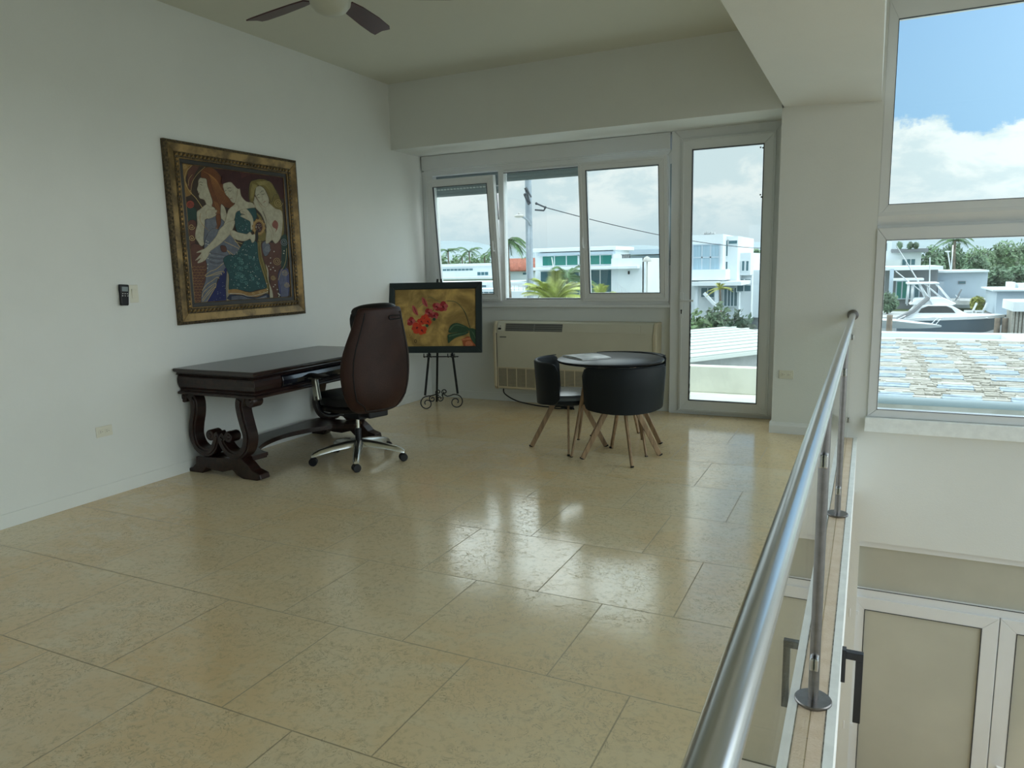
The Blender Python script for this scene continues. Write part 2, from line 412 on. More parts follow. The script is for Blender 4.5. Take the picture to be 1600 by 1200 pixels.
# unseen walls behind the camera and across the void; openings added for light
mb = MB(); mb.box(XL, XR, YN-.2, YN, ZL, .9); mb.box(XL, XR, YN-.2, YN, 2.3, 4.4); mb.box(XL, -2.6, YN-.2, YN, .9, 2.3); mb.box(-1.2, XR, YN-.2, YN, .9, 2.3)
struct(mb, 'wall_rear', wallm, 'unseen wall behind the viewer with openings added for light', 'wall')
mb = MB(); mb.box(XR, XR+.2, YN-.2, YB-.3, ZL, -1.9); mb.box(XR, XR+.2, YN-.2, YB-.3, 3.25, 4.4)
for y in (-3.9, -1.2, 1.5, 4.2, 6.5): mb.box(XR, XR+.2, y-.12, y+.12, -1.9, 3.25)
struct(mb, 'wall_side', wallm, 'unseen far wall of the void with tall openings added for light', 'wall')
mb = MB(); mb.box(XL, XR+.2, YN-.2, YS+.3, ZL-.2, ZL)
struct(mb, 'floor_lower', floorm, 'floor of the storey below', 'floor')

# baseboards
mb = MB(); mb.box(XL, XL+.006, YN, YB, 0, .085)
struct(mb, 'baseboard_left', wallm, 'flush white skirting along the left wall', 'baseboard', bevel=.002)
mb = MB(); mb.prism([(YS, 0), (YS-.022, 0), (YS-.022, .065), (YS-.012, .082), (YS-.008, .092), (YS, .095)], 0, -.705, -.10)
mb.box(-.704, -.69, YS+.001, YB-.06, 0, .09)
struct(mb, 'baseboard_right', trimm, 'white moulded skirting at the foot of the column', 'baseboard')
mb = MB(); mb.box(XL, -1.70, YB-.008, YB, 0, .085)
struct(mb, 'baseboard_back', wallm, 'flush white skirting under the window wall', 'baseboard', bevel=.002)

def frame(mb, x0, x1, z0, z1, w, y0, y1, mi=0, wb=None, wt=None):
    """rectangular frame in the X-Z plane with mitred members"""
    wb = wb or w; wt = wt or w
    o = [(x0, z0), (x1, z0), (x1, z1), (x0, z1)]; i = [(x0+w, z0+wb), (x1-w, z0+wb), (x1-w, z1-wt), (x0+w, z1-wt)]
    for k in range(4):
        q = [o[k], o[(k+1) % 4], i[(k+1) % 4], i[k]]
        mb.add([(x, y0, z) for x, z in q]+[(x, y1, z) for x, z in q], [(3, 2, 1, 0), (4, 5, 6, 7)]+[(j, (j+1) % 4, 4+(j+1) % 4, 4+j) for j in range(4)], mi)
    return mb

# ---- three-part window of the niche
w1 = thing('window_1', 'white three-part window with two tilted sashes and a roller box', 'window', (-3.07, YB, 1.04), kind='structure')
mb = MB(); frame(mb, -4.44, -1.70, 1.045, 2.475, .05, YB-.035, YB+.06)
for x0, x1 in ((-3.515, -3.455), (-2.62, -2.565)): mb.box(x0, x1, YB-.035, YB+.05, 1.09, 2.43)
mb.box(-4.40, -4.31, YB-.03, YB+.05, 1.09, 2.43)
mb.build('window_frame', upvc, w1, world=True, bevel=.004)
mb = MB(); frame(mb, -3.50, -2.58, 1.09, 2.43, .022, YB-.022, YB+.03, 0); frame(mb, -3.485, -2.60, 1.105, 2.40, .006, YB-.026, YB-.01, 1)
mb.build('glazing_bead', [upvc, upvc_d], w1, world=True)
mb = MB(); mb.box(-3.48, -2.60, YB-.004, YB+.004, 1.11, 2.39); mb.build('pane', glass, w1, world=True)
def sash(x0, x1, zb, zt, tilt, hx):
    R = Matrix.Rotation(math.atan2(tilt, zt-zb), 4, 'X')     # leans into the room at the top
    O = Matrix.Translation((0, YB-.035, zb)) @ R
    h = zt-zb
    def xf(mb):
        mb.v = [O @ v for v in mb.v]; return mb
    mb = MB(); frame(mb, x0, x1, 0, h, .078, -.03, .03); frame(mb, x0+.02, x1-.02, .02, h-.02, .012, -.034, -.028)
    s = xf(mb).build('sash', upvc, w1, world=True, bevel=.004)
    mb = MB(); frame(mb, x0+.076, x1-.076, .076, h-.076, .006, -.033, -.012)
    xf(mb).build('gasket', upvc_d, s, world=True)
    mb = MB(); mb.box(x0+.07, x1-.07, -.003, .003, .07, h-.07); xf(mb).build('pane', glass, s, world=True)
    mb = MB(); mb.box(hx-.014, hx+.014, -.040, -.030, .50, .56); mb.tube([(hx, -.045, .53), (hx, -.062, .53), (hx-.002, -.066, .56), (hx-.002, -.064, .63)], .008, 8)
    xf(mb).build('handle', upvc, s, world=True)
    mb = MB(); xh = x1-.012 if hx > (x0+x1)/2 else x1-.012
    mb.tube([(xh, .03, h-.04), (xh, .05, h-.16), (xh, .06, h-.45)], .006, 6)
    xf(mb).build('stay_arm', plastic, s, world=True)
sash(-4.30, -3.498, 1.085, 2.375, .12, -3.535)
sash(-2.58, -1.715, 1.085, 2.42, .12, -2.545)
mb = MB(); mb.box(-4.425, -1.715, YB-.065, YB+.10, 2.487, 2.632); mb.box(-4.40, -1.715, YB-.055, YB, 2.472, 2.487)
mb.build('roller_box', upvc, w1, world=True, bevel=.003)
mb = MB()
def shutter(x0, x1, zb):
    z = 2.47
    while z > zb:
        mb.prism([(YB+.085, z), (YB+.079, z-.019), (YB+.085, z-.037), (YB+.095, z-.037), (YB+.095, z)], 0, x0, x1); z -= .037
    return mb
shutter(-4.40, -3.49, 2.24); shutter(-3.47, -2.60, 2.345); shutter(-2.58, -1.72, 2.36)
mb.build('roller_shutter', mk('grey_shutter', (.30, .36, .38), .5), w1, world=True)
mb = MB()
for k in range(21): mb.box(-4.345+k*.040, -4.322+k*.040, YB+.060, YB+.077, 2.279, 2.292)  # pale bars painted in for the daylight showing through the shutter perforations
mb.build('slot_light_bars', mk('painted_slot_light', (.85, .9, .9), .4), w1, world=True)
mb = MB(); mb.box(-4.44, -1.70, YB-.05, YB+.03, 1.02, 1.047); mb.box(-1.85, -1.78, YB-.052, YB-.045, 1.052, 1.060)
mb.build('window_sill', upvc, w1, world=True, bevel=.003)
mb = MB(); mb.box(-1.716, -1.702, YB-.045, YB-.035, 1.42, 2.35); mb.build('tilt_strap', bluetube, w1, world=True)

# ---- glass door
d1 = thing('door_1', 'white framed full height glass door to the balcony', 'door', (-1.19, YB, 0), kind='structure')
mb = MB(); frame(mb, -1.70, -.69, 0, 2.655, .10, YB-.06, YB+.06, wb=.035, wt=.10)
mb.build('door_frame', upvc, d1, world=True, bevel=.004)
mb = MB(); frame(mb, -1.602, -.785, .035, 2.553, .098, YB-.085, YB-.03, wb=.105, wt=.10); frame(mb, -1.59, -.797, .047, 2.541, .010, YB-.090, YB-.084)
dl = mb.build('door_leaf', upvc, d1, world=True, bevel=.004)
mb = MB(); frame(mb, -1.507, -.880, .137, 2.456, .008, YB-.0875, YB-.055)
for k in range(26):
    zz = .15+random.random()*.9; mb.box(-1.502, -1.492-.006*random.random(), YB-.0868, YB-.08, zz, zz+.01+.03*random.random())
for x, zz in ((-.915, 2.425), (-.895, 2.42), (-.905, 2.02), (-.895, 2.0)): mb.box(x-.006, x+.006, YB-.066, YB-.06, zz-.006, zz+.006)
mb.build('gasket', upvc_d, dl, world=True)
mb = MB(); mb.box(-1.51, -.88, YB-.06, YB-.052, .135, 2.458); mb.build('pane', glass, dl, world=True)
mb = MB(); mb.box(-1.598-.0, -1.566, YB-.100, YB-.088, .925, 1.165); mb.tube([(-1.582, YB-.10, 1.092), (-1.582, YB-.14, 1.092), (-1.565, YB-.15, 1.092), (-1.46, YB-.148, 1.090)], [.010, .010, .010, .008], 10)
mb.box(-1.587, -1.577, YB-.1015, YB-.099, .965, .995, 1); mb.ball((-1.582, YB-.1, .998), .008, 8, 6, 1)
mb.build('door_handle', [upvc, plastic], dl, world=True, bevel=.002)

# ---- tall windows over the void
w2 = thing('window_2', 'tall two-tier fixed window looking over the canal', 'window', (1.1, YS, .19), kind='structure')
mb = MB(); frame(mb, .036, 2.30, .19, 1.67, .072, YS-.012, YS+.06, wb=.066, wt=.098)
fr = mb.build('lower_frame', upvc, w2, world=True, bevel=.005)
mb = MB(); frame(mb, .036, 2.30, 1.755, 3.325, .070, YS+.000, YS+.06, wb=.090, wt=.15)
mb.prism([(YS+.000, 1.79), (YS-.004, 1.76), (YS+.035, 1.69), (YS+.035, 1.66), (YS+.10, 1.66), (YS+.10, 1.79)], 0, .036, 2.30)
mb.build('upper_frame', upvc, w2, world=True, bevel=.004)
mb = MB(); frame(mb, .102, 2.234, .250, 1.578, .0045, YS-.0135, YS+.02); frame(mb, .103, 2.233, 1.842, 3.178, .0045, YS-.001, YS+.02)
mb.build('gasket', upvc_d, w2, world=True)
mb = MB(); mb.box(.10, 2.24, YS+.02, YS+.028, .25, 1.58); mb.build('pane', glass, w2, world=True)
mb = MB(); mb.box(.10, 2.24, YS+.02, YS+.028, 1.84, 3.19); mb.build('pane', glass, w2, world=True)
mb = MB(); mb.box(.022, 2.31, YS-.055, YS+.02, .075, .188)
mb.build('window_sill', kerbw, w2, world=True, bevel=.004)

# ---- lower storey: frosted doors and transom, left of and right of the column line
d2 = thing('door_2', 'frosted glass double doors with transom on the storey below', 'door', (1.0, YS, ZL), kind='structure')
YD = YS+.04
mb = MB(); mb.box(-.69, 3.6, YD, YD+.08, -.92, -.84)
mb.box(-.69, 3.6, YD, YD+.08, -1.36, -1.285); mb.box(-.05, .022, YD, YD+.08, ZL, -.84); mb.box(1.98, 2.06, YD, YD+.08, ZL, -1.3)
mb.build('door_frame', upvc, d2, world=True, bevel=.004)
mb = MB(); mb.box(.022, 3.6, YD+.03, YD+.04, -1.29, -.9); mb.box(-.69, -.05, YD+.03, YD+.04, ZL, -.9); mb.build('transom_pane', frost, d2, world=True)
mb = MB(); frame(mb, .020, 3.0, -1.292, -.80, .006, YD-.002, YD+.03); mb.build('gasket', upvc_d, d2, world=True)
for i, (x0, x1) in enumerate(((-.012, 1.046), (1.052, 1.98))):
    mb = MB(); frame(mb, x0, x1, ZL+.02, -1.355, .112, YD-.022, YD+.05, wt=.105, wb=.2)
    s = mb.build('door_leaf', upvc, d2, world=True, bevel=.004)
    mb = MB(); frame(mb, x0+.110, x1-.110, ZL+.22, -1.458, .006, YD-.024, YD+.0); mb.build('gasket', upvc_d, s, world=True)
    mb = MB(); mb.box(x0+.112, x1-.112, YD-.008, YD, ZL+.2, -1.46); mb.build('pane', frost2, s, world=True)
    if i == 0:
        for hz in (-1.50, -2.53):
            mb = MB(); mb.tube([(x0, YD-.032, hz-.04), (x0, YD-.032, hz+.035)], .011, 8); mb.box(x0, x0+.07, YD-.03, YD-.02, hz-.012, hz+.018); mb.build('hinge', upvc, s, world=True, bevel=.002)
    else:
        mb = MB(); mb.tube([(x0+.05, YD-.03, -2.62), (x0+.05, YD-.06, -2.62), (x0+.05, YD-.065, -2.58), (x0+.12, YD-.06, -2.60)], .010, 8); mb.build('door_handle', upvc, s, world=True)
# black steel bracket fixed to the outer face of the slab edge
br = thing('slab_bracket', 'black square steel arm bracket fixed to the outer face of the slab edge', 'bracket', (-.026, 3.1, -.2))
mb = MB(); mb.box(-.024, .054, 3.085, 3.115, -.181, -.150); mb.build('top_bar', black, br, world=True, bevel=.002)
mb = MB(); mb.box(.026, .054, 3.086, 3.114, -.455, -.181); mb.build('long_leg', black, br, world=True, bevel=.002)
mb = MB(); mb.box(-.026, -.010, 3.082, 3.118, -.285, -.142); mb.build('mounting_plate', black, br, world=True, bevel=.002)

# ================================================================== RAILING
rl = thing('railing', 'brushed steel handrail with posts and glass along the void', 'railing', (-.097, 3, 0))
XG = -.103
mb = MB(); mb.tube([(XG, YN+.05, 1.0), (XG, 0, 1.0), (XG, 3, 1.0), (XG, YS-.01, 1.0)], .0225, 32); mb.build('handrail', steel, rl, world=True)
mb = MB(); mb.lathe([(0, 0), (.042, 0), (.042, .008), (.026, .014), (0, .014)], (XG, YS-.001, 1.0), 28, 0, Matrix.Rotation(PI/2, 3, 'X'))
for k in range(3): mb.ball((XG+.032*math.cos(k*2.09+.5), YS-.010, 1.0+.032*math.sin(k*2.09+.5)), .004, 8, 6)
mb.build('wall_flange', steel_d, rl, world=True)
posts = [2.41, 4.39, .43, -1.55, -3.53]
for y in posts:
    mb = MB(); mb.tube([(XG, y, .010), (XG, y, .985)], .0205, 24)
    p = mb.build('post', steel_d, rl, world=True)
    mb = MB(); mb.lathe([(0, 0), (.060, 0), (.062, .003), (.062, .008), (.059, .011), (0, .011)], (XG, y, .003), 36); mb.build('base_flange', steel_d, p, world=True)
ends = [YN+.1, -3.53, -1.55, .43, 2.41, 4.39, YS]
for a, b in zip(ends[:-1], ends[1:]):
    mb = MB(); mb.box(XG-.004, XG+.004, a+.03, b-.03, .055, .90); g = mb.build('glass_panel', railglass, rl, world=True)
    for y, sg in ((a, 1), (b, -1)):
        for z in (.155, .825):
            mb = MB(); yy = y+sg*.032
            for s in (-1, 1): mb.obox((XG+s*.011, yy, z), (.012, .038, .042))
            mb.obox((XG, y+sg*.016, z), (.016, .02, .03)); mb.build('glass_clip', steel, g, world=True, bevel=.004, seg=3)
            mb = MB(); mb.box(XG-.0048, XG+.0048, yy-.012, yy+.016, z-.019, z+.019); mb.build('clip_gasket', plastic, g, world=True)

# ================================================================== DESK
dk = thing('writing_desk', 'dark mahogany writing desk with scrolled lyre legs against the left wall', 'desk', (-4.05, 4.36, 0))
DY0, DY1, DX0, DX1 = 3.61, 5.13, -4.43, -3.68
mb = MB()
prof = [(0, .727), (-.010, .735), (-.012, .745), (.012, .750), (.018, .757), (.018, .771), (.012, .775)]
rings = [[(DX0-0, DY0-o, z), (DX1+o, DY0-o, z), (DX1+o, DY1+o, z), (DX0-0, DY1+o, z)] for o, z in prof]
mb.loft(rings, 0, False); mb.build('desktop', wood_top, dk, world=True, bevel=.0025)
mb = MB()
prof = [(-.045, .727), (-.022, .720), (-.012, .700), (-.010, .670), (-.018, .640), (-.030, .622), (-.032, .612), (-.012, .606), (-.004, .598), (-.006, .588), (-.03, .584)]
rings = [[(DX0+.002, DY0-o, z), (DX1+o, DY0-o, z), (DX1+o, DY1+o, z), (DX0+.002, DY1+o, z)] for o, z in prof[::-1]]
mb.loft(rings, 0, False); mb.build('apron', wood, dk, world=True, bevel=.002, sharp=60)
mb = MB(); fx = DX1-.012
for a, b in ((DY0+.27, DY1-.27),):
    mb.prism([(fx, .715), (fx+.010, .705), (fx+.016, .68), (fx+.012, .65), (fx-.004, .628), (fx-.02, .628), (fx-.02, .715)], 1, a, b)
dr = mb.build('drawer', lacq, dk, world=True, bevel=.003)
def z1(x, y, Y): p = at(260+x/5.217, 530+y/5.217, 1, Y); return (p.x, p.z)
YF = 3.70
def lyre_leg(pts, cx, cy, cx2, cy2, sg, Y, name):
    P = smoothpts([z1(x, y, YF) for x, y in pts], 5); n = len(P)
    ws = [.070-.018*math.sin(PI*i/(n-1))*0 - .016*(i/(n-1)) for i in range(n)]
    mb = MB(); mb.ribbon(P, ws, 1, Y-.042, Y+.042)
    for (c, r, e) in (((cx, cy), .042, .050), ((cx2, cy2), .040, .050)):
        q = z1(c[0], c[1], YF)
        mb.lathe([(0, -e), (r*.35, -e-.002), (r*.45, -e+.006), (r*.9, -e+.004), (r, -e+.012), (r, e-.012), (r*.9, e-.004), (r*.45, e-.006), (r*.35, e+.002), (0, e)], (q[0], Y, q[1]), 22, 0, Matrix.Rotation(PI/2, 3, 'X'))
    # bead on the face
    mb.ribbon(P[3:-3], [w*.45 for w in ws[3:-3]], 1, Y-.050, Y+.050)
    return mb.build(name, wood, dk, world=True, bevel=.004)
front = [(640, 462), (622, 520), (632, 600), (658, 700), (682, 800), (668, 890), (615, 938), (550, 925), (500, 870), (478, 815), (500, 778)]
back = [(215, 440), (250, 500), (256, 590), (244, 690), (244, 780), (275, 860), (325, 905), (378, 912), (418, 870), (436, 800), (420, 760)]
foot = [(275, 945), (450, 955), (640, 962), (690, 1012), (730, 1062), (795, 1095), (806, 1135), (770, 1156), (660, 1142), (610, 1100), (570, 1055), (490, 1072), (410, 1058), (360, 1036), (330, 1080), (190, 1082), (188, 1050), (250, 1030), (275, 1000)]
for Y in (3.705, 5.035):
    lyre_leg(front, 712, 503, 535, 790, 1, Y, 'leg'); lyre_leg(back, 172, 463, 388, 775, -1, Y, 'leg')
    q = [z1(x, y, YF) for x, y in foot]; q = [(x, max(.0, z)) for x, z in q]
    mb = MB(); mb.prism(q, 1, Y-.045, Y+.045); mb.build('foot', wood, dk, world=True, bevel=.006)
mb = MB()
edge = smoothpts([(-4.03, 3.95), (-4.12, 4.12), (-4.17, 4.37), (-4.12, 4.62), (-4.03, 4.79)], 6)
poly = [(-4.36, 3.74), (-3.88, 3.74), (-3.86, 3.87), (-3.95, 3.90)]+[(p.x, p.y) for p in edge]+[(-3.95, 4.84), (-3.86, 4.87), (-3.88, 5.0), (-4.36, 5.0)]
mb.prism(poly, 2, .125, .150); mb.prism([(x-.012 if x > -4.3 else x, y) for x, y in poly], 2, .110, .125)
mb.build('stretcher_shelf', wood, dk, world=True, bevel=.003)

# ================================================================== OFFICE CHAIR
oc = thing('office_chair', 'brown leather high-back swivel chair with metal star base at the desk', 'chair', (-3.455, 4.40, 0), math.radians(163))
def supere(cx, cy, hx, hy, z, n=28, e=2.6, sh=0):
    out = []
    for k in range(n):
        a = 2*PI*k/n; c, s_ = math.cos(a), math.sin(a)
        x = cx+hx*math.copysign(abs(c)**(2/e), c); y = cy+hy*math.copysign(abs(s_)**(2/e), s_)
        out.append(V(x, y, z+sh*(x-cx)))
    return out
off = math.radians(163)
for k, a in enumerate((-56.5, -128.5, 15.5, 87.5, 159.5)):
    b = math.radians(a)-off; d = V(math.cos(b), math.sin(b), 0); sd_ = V(-d.y, d.x, 0)
    pr = [(.015, .135, .040, .028), (.10, .130, .038, .026), (.20, .117, .034, .023), (.30, .097, .029, .020), (.345, .082, .024, .016), (.365, .072, .014, .009)]
    mb = MB(); rings = []
    for r, z, w, h in pr: rings.append([d*r+V(0, 0, z)+sd_*w*x+V(0, 0, h*y) for x, y in ((-1, -.8), (-.6, -1), (.6, -1), (1, -.8), (.8, .5), (.35, 1), (-.35, 1), (-.8, .5))])
    mb.loft(rings, 0, True); arm = mb.build('base_arm', chrome, oc, sharp=50)
    mb = MB(); c = d*.350
    tw = math.radians(20+k*50); ax = V(math.cos(b+tw), math.sin(b+tw), 0); rot = ax.to_track_quat('Z', 'Y').to_matrix()
    for s in (-1, 1): mb.lathe([(0, -.011), (.026, -.011), (.031, -.006), (.031, .006), (.026, .011), (0, .011)], c+ax*.016*s+V(0, 0, .031), 18, 0, rot)
    mb.tube([c+V(0, 0, .028)-ax*.01, c+V(0, 0, .028)+ax*.01], .008, 8); mb.tube([c+V(0, 0, .03), c+V(0, 0, .075)], .009, 8)
    mb.lathe([(.012, .052), (.024, .048), (.027, .040)], c, 14)
    mb.build('caster', plastic, oc)
mb = MB(); mb.lathe([(.034, .11), (.036, .15), (.030, .158), (.026, .16)], (0, 0, 0), 20); mb.build('hub', chrome, oc)
mb = MB(); mb.lathe([(.025, .14), (.025, .245), (.022, .25)], (0, 0, 0), 18); mb.build('sleeve', plastic, oc)
mb = MB(); mb.lathe([(.0145, .24), (.0145, .36)], (0, 0, 0), 16); mb.build('gas_lift', chrome, oc)
mb = MB(); mb.obox((-.01, 0, .375), (.30, .20, .055)); mb.obox((-.17, 0, .385), (.14, .10, .05)); mb.tube([(.05, -.1, .37), (.05, -.24, .36)], .006, 8); mb.obox((.05, -.26, .36), (.02, .05, .012)); mb.build('tilt_mechanism', plastic, oc, bevel=.01)
mb = MB()
mb.loft([supere(.035, 0, .20, .20, .395), supere(.035, 0, .25, .245, .41), supere(.035, 0, .262, .258, .435), supere(.035, 0, .25, .25, .447)], 0, True); mb.build('seat_shell', leather_d, oc)
mb = MB()
mb.loft([supere(.04, 0, .245, .24, .445), supere(.04, 0, .272, .262, .46), supere(.045, 0, .278, .266, .49), supere(.045, 0, .265, .258, .515), supere(.04, 0, .22, .215, .530), supere(.04, 0, .12, .12, .534)], 0, True); mb.build('seat_cushion', leather_d, oc)
# back: rings up the height: z, centre x, half depth, half width
def backring(z, cx, hd, hw, n=36, e=2.4, curve=.05):
    out = []
    for k in range(n):
        a = 2*PI*k/n; c, s_ = math.cos(a), math.sin(a)
        y = hw*math.copysign(abs(s_)**(2/e), s_); x = cx+hd*math.copysign(abs(c)**(2/e), c)+curve*(y/hw)**2*hw/.25
        out.append(V(x, y, z))
    return out
prof = [(.405, -.265, .018, .13), (.415, -.275, .040, .18), (.45, -.292, .055, .23), (.52, -.308, .062, .272), (.62, -.317, .064, .298), (.72, -.320, .064, .307), (.82, -.330, .062, .298), (.92, -.342, .058, .268), (1.02, -.355, .053, .230), (1.10, -.366, .049, .203), (1.16, -.374, .043, .188), (1.18, -.377, .030, .175)]
mb = MB(); mb.loft([backring(*p) for p in prof], 0, True); bk = mb.build('backrest', leather, oc, sub=1)
def backsurf(z, yf):
    for a, b in zip(prof[:-1], prof[1:]):
        if a[0] <= z <= b[0]:
            u = (z-a[0])/(b[0]-a[0]); cx, hd, hw = [a[i]+(b[i]-a[i])*u for i in (1, 2, 3)]
            y = yf*hw; e = 2.4; s_ = abs(yf)**(e/2); c = math.sqrt(max(0, 1-s_*s_)); x = cx-hd*c**(2/e)+.05*yf*yf*hw/.25
            return V(x, y, z)
for s in (-1, 1):
    mb = MB(); mb.tube([backsurf(z, s*(.80 if z > .5 else .66)) for z in (.43, .47, .52, .6, .7, .8, .9, 1.0, 1.08, 1.14)], .0045, 8); mb.build('piping', leather_d, bk)
mb = MB(); mb.tube([backsurf(.432, y*.66) for y in (-1, -.5, 0, .5, 1)], .0045, 8); mb.build('piping', leather_d, bk)
pc = [backsurf(1.10, .0)+V(-.002, y, dz) for y, dz in [(-.035, .013), (.035, .013), (.048, .010), (.052, 0), (.048, -.010), (.035, -.013), (-.035, -.013), (-.048, -.010), (-.052, 0), (-.048, .010)]]
mb = MB(); mb.tube([p+V(0, -.075, 0) for p in pc], .0045, 8, closed=True); mb.build('pull_slot', leather_d, bk)
# wrapped headrest roll over the top
mb = MB(); rings = []
for k in range(15):
    u = -1+2*k/14; w = .186*u; r = .040*(1-abs(u)**6*.45)
    rings.append([V(-.352+.075*u*u+r*1.55*math.cos(a)+.0, w, 1.155-.015*u*u+r*math.sin(a)*1.25) for a in [2*PI*j/16 for j in range(16)]])
mb.loft(rings, 0, True); mb.build('headrest', leather_d, oc, sub=1)
mb = MB(); rings = []
for z, hd, hw in ((1.16, .028, .165), (1.10, .045, .175), (1.02, .045, .172), (.96, .030, .15)): rings.append(backring(z, -.275, hd*1.35, hw, curve=.07))
mb.loft(rings, 0, True); mb.build('head_cushion', leather_d, oc, sub=1)
mb = MB(); mb.obox((-.24, .02, .40), (.12, .17, .055)); mb.build('back_bracket', plastic, oc, bevel=.01)
for s in (-1, 1):
    mb = MB(); mb.tube(smoothpts([(-.02, s*.14, .385), (.0, s*.24, .385), (.03, s*.285, .41), (.055, s*.295, .46), (.065, s*.295, .53)], 5), [.024]*21, 10, flat=.6); mb.build('arm_bracket', plastic, oc)
    mb = MB(); mb.beam((.062, s*.295, .50), (.088, s*.295, .655),   .066, .032, .054, .030, side=(1, 0, 0)); mb.build('arm_post', satin, oc, bevel=.008, seg=3)
    mb = MB(); mb.obox((.09, s*.295, .660), (.10, .05, .010)); mb.build('arm_plate', satin, oc, bevel=.004)
    mb = MB(); rings = []
    for x, hw, z, h in ((-.10, .018, .690, .006), (-.07, .036, .686, .012), (.0, .042, .682, .014), (.12, .044, .682, .014), (.19, .040, .684, .012), (.22, .020, .687, .006)):
        rings.append([V(x+.01, s*.295+hw*math.cos(a), z+h*math.sin(a)) for a in [2*PI*j/14 for j in range(14)]])
    mb.loft(rings, 0, True); mb.build('arm_pad', leather_d, oc)

# ================================================================== EASEL + ORCHID PICTURE
ea = math.radians(18); eu = V(math.cos(ea), math.sin(ea), 0); ev = V(-math.sin(ea), math.cos(ea), 0)
E0 = V(-3.95, 6.37, 0)
es = thing('display_easel', 'black wrought iron scroll easel in the corner holding the orchid picture', 'easel', tuple(E0), ea)
def eloc(px_, py_, back=0.0):      # pixel -> easel front plane, local coordinates
    p = onplane(px_, py_, E0+ev*back, ev)-E0
    return V(p.dot(eu), back, p.z)
def ez(x, y): return eloc(600+x/5.4529, 430+y/5.4529)
LEAN = math.tan(math.radians(8))
def legpts(b, t_): return [b, t_]
lf = ez(350, 1025); rf = ez(628, 1010); ctop = V(.0, .20, 1.36)
l55 = ez(372, 690); r55 = ez(575, 680)
for a, b in ((lf, l55), (rf, r55)):
    d = (b-a); top = a+d*((1.33-a.z)/d.z); top.y = LEAN*1.3; mid = V(b.x, .05, b.z)
    mb = MB(); mb.beam(a, mid, .022, .010, side=(1, 0, 0)); mb.beam(mid, V(top.x*.5, LEAN*1.33, 1.33), .020, .010, side=(1, 0, 0)); mb.build('leg', iron, es)
mb = MB(); c0 = onplane(682, 614, E0+ev*.42, ev)-E0; mb.beam((c0.dot(eu), .42, 0.0), (0.0, .185, 1.3), .022, .010, side=(1, 0, 0)); mb.build('leg', iron, es)
def spiral(cx, cy, r0, a0, turns, sg, n=26, r1=.25):
    return [ez(cx+r0*(1-(1-r1)*k/n)*math.cos(a0+sg*turns*2*PI*k/n), cy+r0*(1-(1-r1)*k/n)*math.sin(a0+sg*turns*2*PI*k/n)) for k in range(n+1)]
paths = [
 [ez(460, 1000), ez(420, 1020), ez(380, 1025)]+spiral(366, 1088, 60, -PI/2, 1.35, -1, 30),
 [ez(500, 1000), ez(540, 1028), ez(590, 1012)]+spiral(614, 1075, 62, -PI/2, 1.35, 1, 30),
 [ez(470, 1020)]+spiral(463, 992, 26, PI/2, 1.1, 1, 18), [ez(490, 1020)]+spiral(515, 990, 24, PI*.7, 1.2, 1, 18),
 [ez(450, 1012)]+spiral(412, 1050, 30, -PI*.5, 1.2, -1, 18), [ez(500, 1015)]+spiral(477, 1046, 28, -PI*.2, 1.2, 1, 18)]
zmin = min(p.z for P in paths for p in P)
for P in paths:
    mb = MB(); mb.tube([V(p.x, p.y, p.z-zmin+.006) for p in smoothpts(P, 2)], .0058, 8); mb.build('scroll', iron, es)
mb = MB(); zl = l55.z
for q in (l55, r55):
    for dx in (-.035, .0, .035): mb.tube([(q.x+dx, .055, zl-.012), (q.x+dx, -.005, zl-.012), (q.x+dx, -.020, zl+.006), (q.x+dx, -.016, zl+.028)], .005, 8)
mb.tube([(l55.x-.06, .055, zl-.012), (r55.x+.06, .055, zl-.012)], .006, 8); mb.build('ledge', iron, es)

op = thing('orchid_painting', 'dark green framed painting of red orchids standing on the iron easel', 'painting', tuple(E0+V(0, 0, zl)), ea)
pn = (ev*math.cos(math.radians(8))-V(0, 0, 1)*math.sin(math.radians(8)))      # plane normal (pointing back)
P0 = E0+V(0, 0, zl)
Rloc = Matrix.Rotation(math.radians(-8), 3, 'X')
def oploc(px_, py_):       # pixel -> (u, h) in the picture plane
    p = onplane(px_, py_, P0, pn)-P0
    up = V(0, 0, 1)*math.cos(math.radians(8))+ev*math.sin(math.radians(8))
    return (p.dot(eu), p.dot(up))
def oz(x, y): return oploc(600+x/5.4529, 430+y/5.4529)
# picture rectangle from its visible corners
tl, tr, brc = oz(40, 68), oz(818, 58), oz(858, 660)
OX0, OX1 = tl[0], (tr[0]+brc[0])/2; OH = (tl[1]+tr[1])/2; OB = brc[1]
def P3(u, d, h): return Rloc @ V(u, d, h)
def fr3(mb, x0, x1, z0, z1, w, d0, d1, mi=0):
    m2 = MB(); frame(m2, x0, x1, z0, z1, w, d0, d1, mi); mb.add([Rloc @ v for v in m2.v], m2.f, 0); mb.m[-len(m2.f):] = m2.m; return mb
b0 = OB
mb = MB(); fr3(mb, OX0, OX1, b0, OH, .062, -.022, .0); fr3(mb, OX0+.055, OX1-.055, b0+.055, OH-.055, .014, -.017, .0)
mb.build('picture_frame', framegreen, op, bevel=.004)

